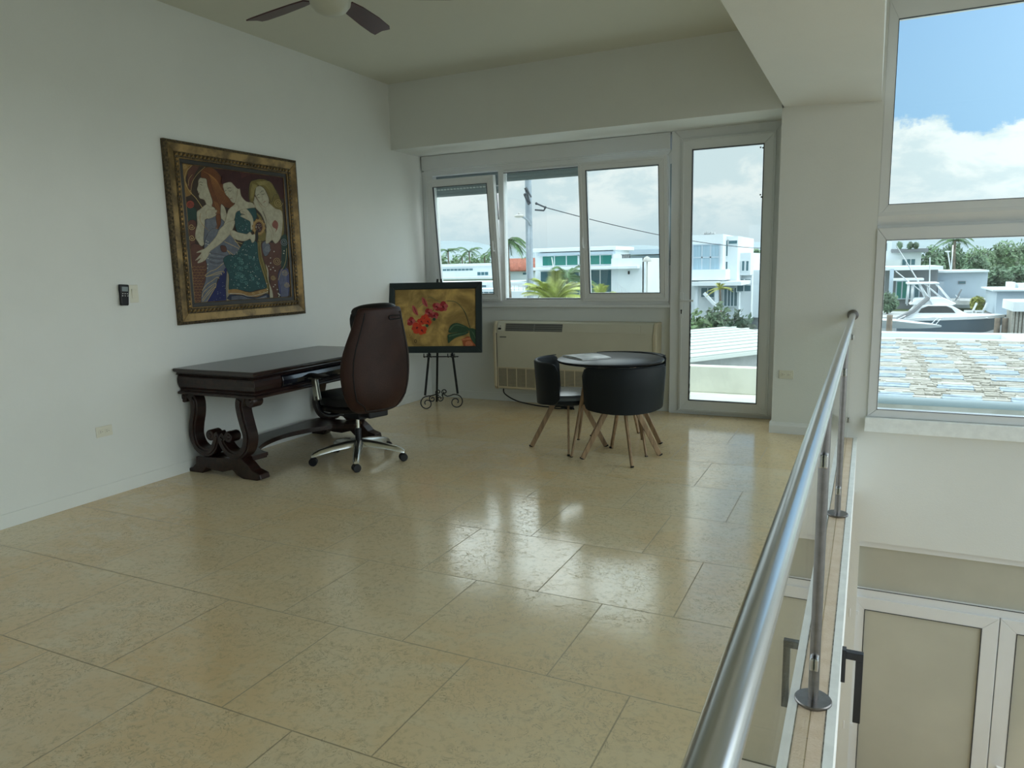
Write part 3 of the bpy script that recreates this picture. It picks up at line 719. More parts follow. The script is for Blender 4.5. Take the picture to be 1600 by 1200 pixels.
PC = {}
def pc_(name, rgb):
    if name not in PC: PC[name] = mk('paint_'+name, rgb, .55, spec=.25, vary=.10, vs=30)
    return PC[name]
class Paint:
    """flat colour shapes laid on a canvas; f maps picture coordinates to 3-D, lifted by tiny paint thicknesses"""
    def __init__(s, f, step=.00035): s.mb = MB(); s.mats = []; s.f = f; s.k = 0; s.step = step; s.edge = None; s.wmin = 0
    def mi(s, m):
        if m not in s.mats: s.mats.append(m)
        return s.mats.index(m)
    def poly(s, pts, m, smooth=0):
        if smooth: pts = [tuple(p) for p in smoothpts([V(*p) if len(p) == 3 else Vector(p) for p in pts], smooth, True)]
        s.k += 1; s.mb.add([s.f(p[0], p[1], s.k*s.step) for p in pts], [tuple(range(len(pts)))], s.mi(m))
        if s.edge and m in s.edge: s.line(list(pts)+[pts[0]], .42, s.edge[m], 0)
    def line(s, pts, w, m, smooth=5, taper=False):
        P = smoothpts([Vector(p[:2]) for p in pts], smooth) if smooth and len(pts) > 2 else [Vector(p[:2]) for p in pts]
        n = len(P); vs = []; s.k += .25; w = max(w, s.wmin)
        for i, p in enumerate(P):
            d = P[min(i+1, n-1)]-P[max(i-1, 0)]; d = d.normalized() if d.length > 0 else Vector((1, 0)); nn = Vector((-d.y, d.x))
            ww = w/2*(1-.7*i/(n-1) if taper else 1)
            for q in (p-nn*ww, p+nn*ww): vs.append(s.f(q.x, q.y, s.k*s.step))
        s.mb.add(vs, [(2*i, 2*i+1, 2*i+3, 2*i+2) for i in range(n-1)], s.mi(m))
    def dot(s, x, y, r, m, n=8): 
        s.k += .02; s.mb.add([s.f(x+r*math.cos(2*PI*k/n), y+r*math.sin(2*PI*k/n), s.k*s.step) for k in range(n)], [tuple(range(n))], s.mi(m))
    def spiral(s, x, y, r, w, m, turns=2.0, a0=0, sg=1):
        s.line([(x+r*(1-.85*k/24)*math.cos(a0+sg*turns*2*PI*k/24), y+r*(1-.85*k/24)*math.sin(a0+sg*turns*2*PI*k/24)) for k in range(25)], w, m, 2)
def of(x, y, lift):
    u, h = oz(x, y); u = max(OX0+.066, min(OX1-.066, u)); h = max(b0+.066, min(OH-.066, h)); return P3(u, -.006-lift, h)
gold = mk('paint_ochre_ground', (.42, .27, .06), .6, vary=.0, vs=3)
t = NT(gold.node_tree); bb = t.n['Principled BSDF']; occ = t.new('ShaderNodeTexCoord').outputs['Object']
nn_ = t.noise(occ, 4.5, 5, .6, .5); sp = t.new('ShaderNodeSeparateXYZ'); t.put(sp.inputs[0], occ)
t.put(bb.inputs['Base Color'], t.mix(t.ss(nn_, .35, .65), (.26, .165, .045), (.60, .39, .115)))
red = pc_('crimson', (.33, .03, .035)); red2 = pc_('scarlet', (.62, .06, .025)); red3 = pc_('rose', (.50, .10, .10)); dred = pc_('maroon', (.12, .012, .015))
grn = pc_('leaf_green', (.035, .075, .040)); grn2 = pc_('leaf_light', (.10, .16, .09)); pot = pc_('terracotta', (.33, .09, .035)); pot2 = pc_('terracotta_light', (.55, .20, .09)); ink = pc_('ink', (.03, .02, .015))
pa = Paint(of, .00012)
pa.mb.add([P3(OX0+.05, -.006, b0+.05), P3(OX1-.05, -.006, b0+.05), P3(OX1-.05, -.006, OH-.05), P3(OX0+.05, -.006, OH-.05)], [(0, 1, 2, 3)], pa.mi(gold))
pa.line([(540, 220), (600, 225), (650, 260), (690, 320), (715, 390), (735, 455)], 5, ink)
pa.line([(500, 235), (545, 218), (605, 228), (655, 265), (697, 325), (722, 390), (742, 455)], 3, grn2)
pa.line([(300, 270), (330, 245), (350, 230)], 3, grn2); pa.line([(370, 200), (400, 188), (450, 215), (500, 235)], 3, grn2)
pa.line([(505, 230), (450, 270), (400, 320), (340, 370), (260, 400), (215, 420)], 5, dred)
random.seed(5)
def orchid(x, y, r, a, m1, m2):
    for k in range(5):
        b = a+k*2*PI/5; cx, cy = x+r*.55*math.cos(b), y+r*.55*math.sin(b); w = r*(.62 if k % 2 else .48)
        pa.poly([(cx+w*math.cos(c)*(1+.12*math.sin(3*c)), cy+w*math.sin(c)*.9) for c in [2*PI*j/10 for j in range(10)]], m1 if k % 2 else m2, 2)
    pa.dot(x, y, r*.22, dred); pa.line([(x, y), (x+r*.3, y+r*.4)], r*.18, dred, 0)
for x, y, r, a in ((450, 268, 34, 0), (505, 268, 42, 1), (385, 320, 36, .4), (430, 345, 34, 2), (350, 370, 36, 1.3), (375, 395, 34, .2), (320, 395, 32, 2.2), (235, 395, 36, 1), (285, 450, 46, .5), (325, 470, 40, 1.9)):
    hot = y > 360 and x > 240
    orchid(x, y, r, a, red2 if hot else red, red2 if hot else red3)
for x, y, a in ((350, 225, 0.3), (268, 295, .2)):
    pa.poly([(x-22, y-36), (x+2, y-20), (x+20, y+15), (x+26, y+48), (x+5, y+40), (x-20, y+10)], red3, 3); pa.line([(x-10, y-20), (x+15, y+40)], 5, dred, 0)
for x, y in ((430, 375), (370, 430)): pa.dot(x, y, 14, grn)
pa.poly([(552, 470), (575, 425), (620, 408), (680, 425), (740, 462), (700, 478), (620, 488), (560, 492)], grn, 4)
pa.line([(560, 470), (610, 425), (690, 440)], 14, grn2, 5, True)
pa.poly([(550, 505), (620, 490), (720, 478), (700, 505), (620, 530), (575, 560), (552, 580), (545, 545)], grn, 4)
pa.line([(555, 520), (620, 505), (700, 490)], 12, grn2, 5, True)
pa.poly([(665, 545), (715, 520), (790, 545), (800, 605), (680, 608)], pot); pa.poly([(700, 570), (740, 560), (760, 600), (700, 605)], pot2, 3)
pa.poly([(660, 545), (740, 530), (745, 550), (665, 558)], pot2)
pa.poly([(735, 455), (790, 470), (800, 540), (795, 600), (760, 570), (735, 520)], grn, 4); pa.line([(745, 470), (775, 520), (790, 590)], 8, grn2, 5, True)
pa.poly([(740, 465), (785, 462), (788, 478), (750, 480)], grn)
pa.line([(262, 556), (272, 549), (282, 560), (276, 575), (265, 572), (262, 556)], 4, ink, 3); pa.dot(240, 520, 3, ink); pa.dot(222, 510, 3, ink)
pa.mb.build('canvas', pa.mats, op, norm=False)
mb = MB(); mb.add([Rloc @ v for v in MB().box(OX0+.03, OX1-.03, -.0045, -.001, b0+.03, OH-.03).v], [(0, 2, 3, 1), (4, 5, 7, 6), (0, 1, 5, 4), (2, 6, 7, 3), (0, 4, 6, 2), (1, 3, 7, 5)]); mb.build('backing', plastic, op)

# ================================================================== LARGE FRAMED PAINTING
wp = thing('wall_painting', 'large gold framed painting of three long-haired women on the left wall', 'painting', (XL, 4.33, 1.07))
FY0, FY1, FZ0, FZ1 = 3.675, 4.985, 1.075, 2.362
def frx(mb, y0, y1, z0, z1, w, x0, x1, mi=0, xi=None):
    """frame in the Y-Z plane; xi lets the inner edge sit at another depth (a sloping moulding)"""
    xi = x1 if xi is None else xi
    o = [(y0, z0), (y1, z0), (y1, z1), (y0, z1)]; i = [(y0+w, z0+w), (y1-w, z0+w), (y1-w, z1-w), (y0+w, z1-w)]
    for k in range(4):
        a, b, c, d = o[k], o[(k+1) % 4], i[(k+1) % 4], i[k]
        mb.add([(x0, *a), (x0, *b), (x0, *c), (x0, *d), (x1, *a), (x1, *b), (xi, *c), (xi, *d)], [(3, 2, 1, 0), (4, 5, 6, 7)]+[(j, (j+1) % 4, 4+(j+1) % 4, 4+j) for j in range(4)], mi)
mb = MB(); frx(mb, FY0, FY1, FZ0, FZ1, .022, XL, XL+.030, 1, XL+.040); frx(mb, FY0+.022, FY1-.022, FZ0+.022, FZ1-.022, .055, XL, XL+.040, 0, XL+.030)
frx(mb, FY0+.077, FY1-.077, FZ0+.077, FZ1-.077, .036, XL, XL+.034, 1, XL+.028)
frx(mb, FY0+.113, FY1-.113, FZ0+.113, FZ1-.113, .007, XL, XL+.030, 0); frx(mb, FY0+.120, FY1-.120, FZ0+.120, FZ1-.120, .030, XL, XL+.022, 2)
frx(mb, FY0+.150, FY1-.150, FZ0+.150, FZ1-.150, .004, XL, XL+.023, 0)
mb.build('picture_frame', [bronze, bronze_d, fillet], wp, world=True, bevel=.002)
mb = MB(); random.seed(3)
yy0, yy1, zz0, zz1 = FY0+.095, FY1-.095, FZ0+.095, FZ1-.095; s_ = .034
n = int((yy1-yy0)/s_)
for k in range(n+1):
    y = yy0+(yy1-yy0)*k/n
    for z in (zz0, zz1):
        mb.ball((XL+.033, y, z), (.008, .013, .009), 7, 4); mb.tube([(XL+.037, y-.014, z-.010), (XL+.040, y-.004, z+.004), (XL+.037, y+.010, z+.010)], .003, 5)
n = int((zz1-zz0)/s_)
for k in range(1, n):
    z = zz0+(zz1-zz0)*k/n
    for y in (yy0, yy1):
        mb.ball((XL+.033, y, z), (.008, .009, .013), 7, 4); mb.tube([(XL+.037, y-.010, z-.014), (XL+.040, y+.004, z-.004), (XL+.037, y+.010, z+.010)], .003, 5)
mb.build('carved_leaf_band', bronze, wp, world=True)
CY0, CY1, CZ0, CZ1 = FY0+.154, FY1-.154, FZ0+.154, FZ1-.154
def wf(px_, py_, lift):
    p = at(px_, py_, 0, XL+.016)
    return V(XL+.016+lift, max(CY0, min(CY1, p.y)), max(CZ0, min(CZ1, p.z)))
pw = Paint(wf, .00006)
cA = lambda *P: [(280+x/10, 250+y/10) for x, y in P]
cB = lambda *P: [(365+x/10, 260+y/10) for x, y in P]
cC = lambda *P: [(290+x/10, 360+y/10) for x, y in P]
cD = lambda *P: [(370+x/10, 360+y/10) for x, y in P]
sk = pc_('skin', (.38, .35, .255)); sks = pc_('skin_shade', (.27, .22, .15)); bgd = pc_('umber', (.040, .026, .017)); aub = pc_('auburn', (.13, .045, .016)); aubl = pc_('copper', (.33, .15, .045)); mar = pc_('deep_maroon', (.045, .014, .014)); marl = pc_('wine', (.095, .030, .028))
oli = pc_('olive_hair', (.15, .115, .032)); olil = pc_('straw', (.33, .27, .10)); blg = pc_('slate_blue', (.115, .125, .15)); blgl = pc_('pale_slate', (.24, .25, .27)); navy = pc_('navy', (.014, .018, .085)); teal = pc_('teal', (.018, .060, .062)); teall = pc_('teal_light', (.10, .22, .20)); gld = pc_('gilt_line', (.42, .31, .13)); brn = pc_('russet', (.095, .040, .028)); wht = pc_('pearl', (.52, .52, .44)); lip = pc_('lip', (.20, .07, .05)); dk_ = pc_('shadow_ink', (.02, .015, .014)); vio = pc_('violet_blue', (.07, .075, .16)); och = pc_('ochre', (.26, .15, .05)); grb = pc_('grey_beige', (.19, .175, .14)); dgr = pc_('bottle_green', (.022, .045, .036))
pw.wmin = .6
pw.edge = {sk: sks, oli: dk_, aub: dk_, teal: dk_, blg: dk_, grb: dk_, brn: dk_}
pw.mb.add([(XL+.016, CY0, CZ0), (XL+.016, CY1, CZ0), (XL+.016, CY1, CZ1), (XL+.016, CY0, CZ1)], [(0, 1, 2, 3)], pw.mi(bgd))
pw.poly(cA((30, 20), (250, 60), (150, 160), (100, 330), (200, 520), (60, 560), (50, 300)), och, 3)
pw.poly(cA((150, 110), (330, 60), (240, 240), (200, 460), (130, 400)), brn, 3)
pw.poly(cA((90, 760), (260, 760), (260, 950), (130, 980)), dgr, 3); pw.poly(cA((130, 980), (260, 960), (250, 1250), (240, 1500), (150, 1300)), brn, 3)
pw.poly(cA((640, 420), (640, 250), (560, 170), (700, 110), (900, 120), (1300, 180), (1640, 220), (1640, 600), (1500, 520), (1300, 300), (1120, 380), (1100, 680), (960, 600), (880, 440), (760, 350)), mar, 3)
for k in range(9): pw.line(cA((700+k*26, 340-k*4), (760+k*60, 230-k*6), (900+k*75, 190+k*4), (960+k*80, 240+k*14)), .45, marl, 5, True)
# third woman: hair behind, body
pw.poly(cD((300, 60), (440, 60), (420, 300), (460, 560), (520, 900), (560, 1095), (480, 1095), (430, 800), (360, 600), (320, 380)), oli, 4)
pw.poly(cB((240, 520), (250, 260), (350, 205), (520, 210), (620, 300), (700, 440), (760, 640), (790, 1000), (740, 1100), (640, 900), (560, 560), (500, 420), (350, 310), (330, 450), (310, 560), (350, 700), (440, 800), (490, 980), (500, 1150), (330, 1150), (420, 900), (330, 700)), oli, 4)
pw.poly(cD((400, 170), (620, 200), (720, 120), (800, 400), (700, 560), (640, 700), (640, 1095), (480, 1095), (520, 800), (430, 500), (380, 350)), brn, 3)
pw.poly(cD((640, 760), (690, 600), (800, 610), (820, 850), (790, 1075), (690, 1075)), vio, 3); pw.poly(cD((690, 100), (790, 90), (800, 380), (760, 600), (690, 560), (700, 330)), dgr, 3)
pw.poly(cD((390, 230), (440, 170), (520, 230), (500, 360), (430, 400)), blg, 3)
pw.poly(cB((540, 570), (650, 660), (740, 690), (765, 800), (755, 1000), (725, 1130), (655, 1205), (600, 1150), (540, 1200), (500, 1180), (510, 960), (440, 760), (340, 640), (310, 520), (330, 470), (420, 590), (500, 640)), sk, 4)
pw.poly(cB((600, 900), (640, 840), (690, 880), (690, 960), (650, 1030), (660, 980), (615, 950)), lip, 3)
pw.poly(cB((350, 330), (430, 310), (490, 360), (545, 500), (540, 590), (500, 640), (440, 600), (380, 520), (335, 430)), sk, 3)
pw.poly(cB((250, 520), (250, 270), (340, 210), (470, 200), (570, 250), (640, 340), (680, 440), (630, 450), (590, 560), (540, 470), (480, 350), (400, 300), (350, 330), (325, 470), (300, 560)), oli, 4)
for k in range(7): pw.line(cB((400-k*8, 300-k*9), (480+k*12, 290-k*9), (560+k*13, 380-k*5), (590+k*14, 500-k*8)), .35, olil, 4, True); pw.line(cB((370-k*12, 300-k*6), (320-k*8, 380), (300-k*6, 500)), .3, olil, 4, True)
pw.line(cB((420, 410), (440, 385), (470, 385)), .35, dk_, 3); pw.line(cB((360, 460), (385, 435), (400, 440)), .3, dk_, 3); pw.line(cB((435, 430), (455, 440), (480, 425)), .3, dk_, 3); pw.line(cB((375, 480), (392, 492), (405, 485)), .3, dk_, 3)
pw.line(cB((435, 450), (455, 520), (440, 530)), .25, sks, 3); pw.line(cB((465, 570), (485, 545), (500, 550)), .8, lip, 3)
for a, b in (((330, 470), (420, 640)), ((345, 460), (450, 650)), ((300, 540), (350, 640))): pw.line(cB(a, ((a[0]+b[0])/2+4, (a[1]+b[1])/2), b), .3, sks, 3)
pw.line(cB((400, 590), (470, 720), (520, 850), (590, 960), (620, 1080)), .7, sks, 4); pw.line(cB((590, 1160), (590, 1060), (560, 980)), .4, sks, 3); pw.line(cB((450, 700), (500, 820), (510, 960)), .5, dk_, 4)
# first woman
pw.poly(cA((650, 690), (705, 740), (745, 900), (710, 990), (650, 900)), sk, 3)
pw.poly(cA((430, 690), (545, 660), (600, 760), (595, 830), (565, 890), (430, 915), (400, 970), (400, 1210), (395, 1300), (340, 1350), (300, 1290), (250, 1200), (262, 1080), (282, 1000), (275, 820), (320, 775)), sk, 4)
pw.poly(cA((300, 320), (340, 275), (420, 290), (440, 400), (480, 520), (510, 600), (560, 690), (500, 735), (430, 700), (390, 620), (325, 600), (305, 560), (312, 530), (297, 515), (292, 490), (278, 455), (298, 385)), sk, 3)
pw.poly(cA((350, 160), (450, 110), (560, 150), (650, 260), (700, 400), (770, 570), (860, 680), (800, 750), (720, 740), (655, 690), (640, 800), (640, 980), (600, 1010), (575, 900), (560, 760), (510, 720), (520, 650), (480, 520), (440, 400), (420, 295), (340, 275), (335, 210)), aub, 4)
for k in range(9): pw.line(cA((380+k*12, 180+k*6), (470+k*14, 240+k*10), (520+k*18, 400+k*8), (600+k*24, 600-k*4), (640+k*22, 690-k*5)), .45, aubl, 4, True)
for k in range(4): pw.line(cA((540+k*18, 640+k*10), (580+k*15, 780), (600+k*10, 980)), .35, aubl, 4, True)
pw.line(cA((305, 355), (330, 345), (365, 355)), .5, dk_, 3); pw.line(cA((315, 380), (340, 385), (355, 400)), .45, dk_, 3); pw.line(cA((300, 515), (325, 510)), .6, lip, 0); pw.line(cA((330, 600), (390, 625), (420, 690)), .35, sks, 3)
pw.poly(cA((415, 930), (570, 880), (600, 1000), (640, 920), (710, 990), (640, 1120), (560, 1300), (390, 1330), (400, 980)), blg, 3)
pw.poly(cA((420, 800), (500, 770), (590, 790), (560, 830), (575, 860), (500, 905), (430, 910)), sk, 3)
for a in (0, 28, 56): pw.line(cA((500, 790+a), (560, 790+a*.9+8), (590, 795+a*.8)), .3, sks, 3)
pw.poly(cA((570, 860), (640, 860), (645, 1000), (610, 1070), (600, 1150), (550, 1130), (580, 1010)), aub, 3); pw.dot(338.0, 358.5, 2.6, aubl)
pw.line(cA((330, 830), (320, 930), (370, 1020), (470, 1110), (590, 1190)), .6, och, 4)
for a, b in (((220, 60), (100, 220)), ((300, 120), (160, 320))): pass
pw.line(cA((220, 60), (110, 180), (85, 320), (150, 480), (260, 600), (360, 750)), .9, gld, 5); pw.line(cA((400, 110), (280, 220), (200, 350), (180, 480)), .5, gld, 5); pw.line(cA((200, 230), (150, 300), (140, 400)), .4, gld, 4)
pw.dot(280+17, 250+69.5, 6, pc_('rose_red', (.26, .055, .035)), 12); pw.spiral(297, 319.5, 4.5, .4, dk_, 2)
pw.spiral(299, 354.5, 5, .9, gld, 1.6); pw.spiral(299.5, 371.5, 5, .9, gld, 1.6); pw.spiral(287.5, 259.5, 4, .4, gld, 2)
# russet scales at the lower left
pw.poly(cC((80, 230), (260, 260), (340, 480), (330, 720), (300, 860), (250, 1000), (250, 1165), (130, 1165), (100, 600)), brn, 3)
for j in range(14):
    for i in range(4):
        x, y = 110+i*52+(26 if j % 2 else 0), 560+j*44
        if x < 320-(j*6): pw.line(cC((x-22, y), (x, y+20), (x+22, y)), .35, och, 3)
# draped dress
pw.poly(cC((290, 180), (400, -20), (560, 0), (700, 60), (860, 290), (800, 440), (640, 600), (590, 650), (500, 760), (460, 900), (330, 1165), (245, 1165), (245, 980), (300, 800), (310, 720), (330, 560), (300, 420)), blg, 3)
pw.poly(cC((640, 600), (645, 1165), (320, 1165), (460, 900), (520, 750), (580, 650)), navy, 2)
random.seed(11)
for k in range(42):
    x = random.uniform(350, 640); y = random.uniform(690, 1150)
    if y > 1180-(x-330)*1.5: pw.dot(290+x/10, 360+y/10, .5, blgl, 6)
pw.poly(cC((640, 590), (770, 440), (765, 800), (782, 1145), (635, 1150)), grb, 2)
for x0, y0, x1, y1, x2, y2 in ((655, 600, 660, 850, 650, 1140), (700, 540, 690, 850, 700, 1140), (745, 480, 735, 800, 770, 1130), (770, 460, 755, 700, 760, 900)): pw.line(cC((x0, y0), (x1, y1), (x2, y2)), .45, gld, 4)
for P in (((300, 700), (380, 640), (480, 600), (640, 470), (740, 465)), ((300, 700), (330, 720), (480, 660), (590, 640), (590, 670)), ((255, 940), (320, 850), (420, 780), (480, 735), (520, 750)), ((250, 1040), (280, 960), (400, 860), (470, 830), (460, 900)), ((250, 1090), (330, 980), (440, 860)), ((260, 1110), (380, 960), (460, 880), (400, 990), (310, 1140)), ((600, 175), (720, 230), (820, 280), (850, 310), (850, 355)), ((640, 310), (700, 350), (770, 420), (770, 450)), ((650, 320), (720, 420), (745, 460)), ((330, 720), (470, 690), (550, 670), (560, 700)), ((690, 60), (780, 170), (850, 270), (860, 320)), ((760, 170), (900, 215))):
    pw.line(cC(*P), .8, gld, 4)
for k in range(6): pw.line(cC((370, 350+k*34), (500, 370+k*36), (640, 400+k*16), (700, 430+k*6)), .3, blgl if k % 2 else dk_, 4, True)
for k in range(9): pw.line(cA((430+k*16, 930), (440+k*18, 1050), (450+k*14, 1190)), .22, blgl, 4, True)
for x, y in ((320, 165), (345, 180), (310, 210), (345, 220), (375, 365), (345, 440), (340, 530), (335, 590)): pw.dot(290+x/10, 360+y/10, .9, wht); pw.dot(290+x/10, 360+y/10, .4, dgr)
pw.poly(cC((540, 240), (620, 250), (630, 330), (560, 330)), brn, 3)
# second woman
pw.poly(cB((20, 740), (100, 680), (200, 650), (330, 655), (355, 800), (310, 860), (290, 1000), (200, 1070), (60, 1040), (15, 900)), teal, 3)
pw.poly(cD((-220, 460), (-120, 380), (-30, 380), (60, 250), (130, 160), (310, 180), (350, 500), (440, 800), (455, 900), (300, 930), (200, 960), (0, 920), (-130, 920), (-130, 700)), teal, 3)
random.seed(21)
for k in range(150):
    x = random.uniform(-110, 430); y = random.uniform(210, 900)
    if x < 300+(y-200)*.2 and x > 130-(y-200)*1.0-20 and not (x < -100): pw.dot(370+x/10, 360+y/10, random.uniform(.3, .75), random.choice([teall, teall, blgl, wht]), 6)
for k in range(24):
    x = random.uniform(-60, 340); y = random.uniform(420, 880); pw.spiral(370+x/10, 360+y/10, random.uniform(2, 3.6), .25, teall, 1.3, random.random()*6)
for k in range(26):
    x = random.uniform(40, 240); y = random.uniform(700, 1030); pw.dot(365+x/10, 260+y/10, random.uniform(.3, .8), random.choice([teall, blgl]), 6)
pw.poly(cD((-130, 930), (0, 920), (200, 970), (450, 910), (470, 960), (300, 1040), (100, 1010), (-120, 990)), och, 3)
pw.poly(cD((-120, 1000), (100, 1020), (300, 1050), (470, 985), (480, 1105), (-110, 1125)), pc_('dark_navy', (.02, .025, .045)), 2)
for x in (250, 350, 420): pw.spiral(370+x/10, 456+(0 if x > 300 else 2), 2, .4, gld, 1)
for k in range(4): pw.line(cD((-90, 1040+k*18), (60, 1030+k*18), (200, 1070+k*10), (330, 1060+k*8), (460, 1020+k*12)), .25, blgl, 4)
pw.line(cD((-120, 985), (60, 990), (200, 1030), (460, 970)), .5, wht, 4)
pw.poly(cA((890, 440), (935, 440), (960, 560), (1040, 650), (1130, 670), (1180, 740), (1100, 750), (900, 800), (860, 900), (835, 1000), (790, 1110), (700, 1240), (620, 1300), (580, 1200), (690, 1010), (740, 850), (770, 770), (860, 690), (860, 640)), sk, 3)
pw.poly(cC((520, -10), (640, -120), (760, -150), (720, 0), (640, 110), (520, 220), (380, 320), (350, 390), (290, 470), (200, 510), (180, 495), (235, 430), (150, 468), (155, 455), (240, 350), (170, 350), (172, 338), (240, 305), (300, 280), (400, 180), (480, 80)), sk, 3)
pw.poly(cD((-60, 0), (0, 30), (90, 50), (150, 60), (200, 25), (230, 70), (280, 60), (270, 160), (230, 190), (200, 130), (120, 165), (0, 150), (-80, 100), (-110, 20)), sk, 3)
pw.poly(cB((100, 690), (190, 665), (280, 780), (300, 880), (290, 980), (262, 980), (258, 870), (200, 830), (110, 785), (105, 770), (170, 755), (110, 735), (100, 715)), sk, 3)
for a in (0, 26, 50): pw.line(cB((110, 705+a), (160, 715+a), (200, 745+a)), .3, sks, 3)
pw.line(cC((215, 495), (260, 410)), .3, sks, 0); pw.line(cC((170, 470), (250, 390)), .3, sks, 0)
pw.poly(cA((680, 375), (790, 345), (850, 400), (905, 450), (895, 560), (860, 665), (820, 660), (795, 630), (760, 580), (710, 520)), sk, 3)
pw.poly(cA((655, 380), (660, 270), (760, 190), (900, 170), (960, 260), (940, 440), (890, 440), (855, 400), (800, 345), (700, 365)), mar, 3)
pw.line(cA((745, 450), (780, 432), (800, 440)), .4, dk_, 3); pw.line(cA((765, 480), (790, 490), (805, 475)), .35, dk_, 3); pw.line(cA((700, 495), (715, 480), (730, 485)), .35, dk_, 3); pw.line(cA((715, 520), (730, 515)), .35, dk_, 0)
pw.line(cA((745, 490), (770, 570), (785, 570)), .25, sks, 3); pw.line(cA((780, 610), (800, 600), (820, 603)), .8, lip, 3); pw.line(cA((870, 660), (890, 560), (900, 480)), .6, sks, 3)
pw.line(cA((860, 680), (920, 720), (900, 790)), .4, sks, 3); pw.line(cC((640, 110), (520, 220), (380, 320)), .45, sks, 3)
# medallion
mx, my = 403.5, 355
pw.poly([(mx+(10.5+.9*math.sin(12*a))*.95*math.cos(a), my+(13+.9*math.sin(12*a))*math.sin(a)) for a in [2*PI*k/48 for k in range(48)]], och)
pw.line([(mx+8.2*math.cos(a), my+10.5*math.sin(a)) for a in [2*PI*k/24 for k in range(25)]], .7, gld, 0); pw.poly([(mx+5.6*math.cos(a), my+8*math.sin(a)) for a in [2*PI*k/20 for k in range(20)]], mar)
random.seed(2)
for k in range(22): a = random.random()*6.28; r = random.random(); pw.dot(mx+4.5*r*math.cos(a), my+6.5*r*math.sin(a), .5, random.choice([gld, blgl, wht]), 6)
pw.poly([(398, 362), (402, 358), (403, 372), (401, 380), (398, 376)], dk_, 0)
for x, y, r, m in ((434, 317, 7, gld), (432, 408, 6.5, gld), (443, 378, 6, blgl), (444.5, 426, 5, gld), (447.5, 445, 4.5, gld), (417, 389, 5, blgl), (426, 434, 4, gld)): pw.spiral(x, y, r, .45, m, 2.2)
for x, y in ((574, 330), (518, 430), (520, 510), (490, 560), (560, 580), (520, 610), (590, 630), (730, 320), (725, 360), (590, 850), (565, 880), (625, 925), (650, 1000), (650, 1030), (640, 985), (665, 1010), (460, 830), (470, 920), (470, 960)): pw.dot(370+x/10, 360+y/10, .95, wht); pw.dot(370+x/10, 360+y/10, .4, och)
pw.poly(cD((440, 530), (480, 620), (490, 800), (545, 950), (555, 1090), (510, 1090), (505, 900), (470, 760), (465, 640)), sk, 3)
for k in range(5): pw.line(cD((700+k*18, 640), (660+k*24, 760), (690+k*22, 900), (700+k*20, 1070)), .22, blgl, 4)
pw.line(cD((770, 280), (760, 450), (730, 560), (680, 640), (640, 780)), .4, gld, 4); pw.line(cD((320, 200), (340, 450), (420, 700), (480, 900)), .35, olil, 4); pw.line(cD((350, 150), (380, 400), (440, 640), (500, 850)), .35, olil, 4)
pw.mb.build('canvas', pw.mats, wp, world=True, norm=False)

# ================================================================== AIR CONDITIONER
ac = thing('air_conditioner', 'long ivory floor-ceiling air conditioner mounted under the window', 'air conditioner', (-2.655, YB, .16))
AX0, AX1, AF, AZ0, AZ1 = -3.53, -1.79, 6.83, .165, .878
mb = MB(); mb.prism([(YB-.001, AZ0), (AF+.03, AZ0), (AF+.006, AZ0+.02), (AF, AZ0+.05), (AF+.002, .775), (AF+.030, .862), (AF+.045, AZ1), (YB-.001, AZ1)], 0, AX0+.035, AX1-.035, 0)
mb.build('housing', acm, ac, world=True, bevel=.004)
for x0, x1 in ((AX0, AX0+.034), (AX1-.034, AX1)):
    mb = MB(); mb.prism([(YB-.001, AZ0-.004), (AF+.02, AZ0-.004), (AF-.012, AZ0+.03), (AF-.012, .76), (AF+.015, .845), (AF+.04, AZ1+.002), (YB-.001, AZ1+.002)], 0, x0, x1); mb.build('end_cap', acm2, ac, world=True, bevel=.008, seg=3)
mb = MB(); mb.box(AX0+.0345, AX0+.040, AF-.004, AF+.02, AZ0+.01, .76); mb.build('gap_line', plastic, ac, world=True)
def slope(u): return (AF+.002+.028*u, .775+.087*u)
def ap(mb, x0, x1, u0, u1, d, mi=0):
    (y0, z0), (y1, z1) = slope(u0), slope(u1); n = Vector((-.087, .028)).normalized()*d     # (y,z) outward
    mb.add([(x0, y0, z0), (x1, y0, z0), (x1, y1, z1), (x0, y1, z1)]+[(x, y+n.x, zz+n.y) for x, y, zz in ((x0, y0, z0), (x1, y0, z0), (x1, y1, z1), (x0, y1, z1))], [(3, 2, 1, 0), (4, 5, 6, 7), (0, 1, 5, 4), (1, 2, 6, 5), (2, 3, 7, 6), (3, 0, 4, 7)], mi)
mb = MB(); ap(mb, -3.39, -2.755, .06, .93, .002, 0)
for u in (.16, .40, .62, .84): ap(mb, -3.385, -2.76, u, u+.10, .006, 1)
for x in (-3.07,): ap(mb, x, x+.012, .08, .9, .009, 1)
mb.build('louver', [acdark, acslot], ac, world=True)
mb = MB(); ap(mb, -2.715, -1.96, .03, .92, .004); ap(mb, -1.95, -1.83, .03, .92, .003); mb.build('flap', acm, ac, world=True, bevel=.003)
mb = MB(); ap(mb, -3.485, -3.405, .08, .95, .004, 0); ap(mb, -3.475, -3.44, .2, .42, .006, 1); ap(mb, -3.455, -3.448, .55, .65, .006, 1); mb.build('control_panel', [ivory, plastic], ac, world=True)
mb = MB(); mb.box(-3.455, -3.445, AF-.003, AF+.002, .712, .722, 0)
for k in range(5): mb.box(-3.443+k*.013, -3.433+k*.013, AF-.003, AF+.002, .712, .723, 0)
mb.build('badge', acdark, ac, world=True)
gm = MB(); gx = AX0+.045; gw = .108; k = 0
while gx < AX1-.10:
    z = .205
    while z < .385: gm.box(gx+.006, gx+gw-.004, AF-.003, AF+.012, z, z+.0055, 0); z += .0135
    gx += gw
gx = AX0+.045
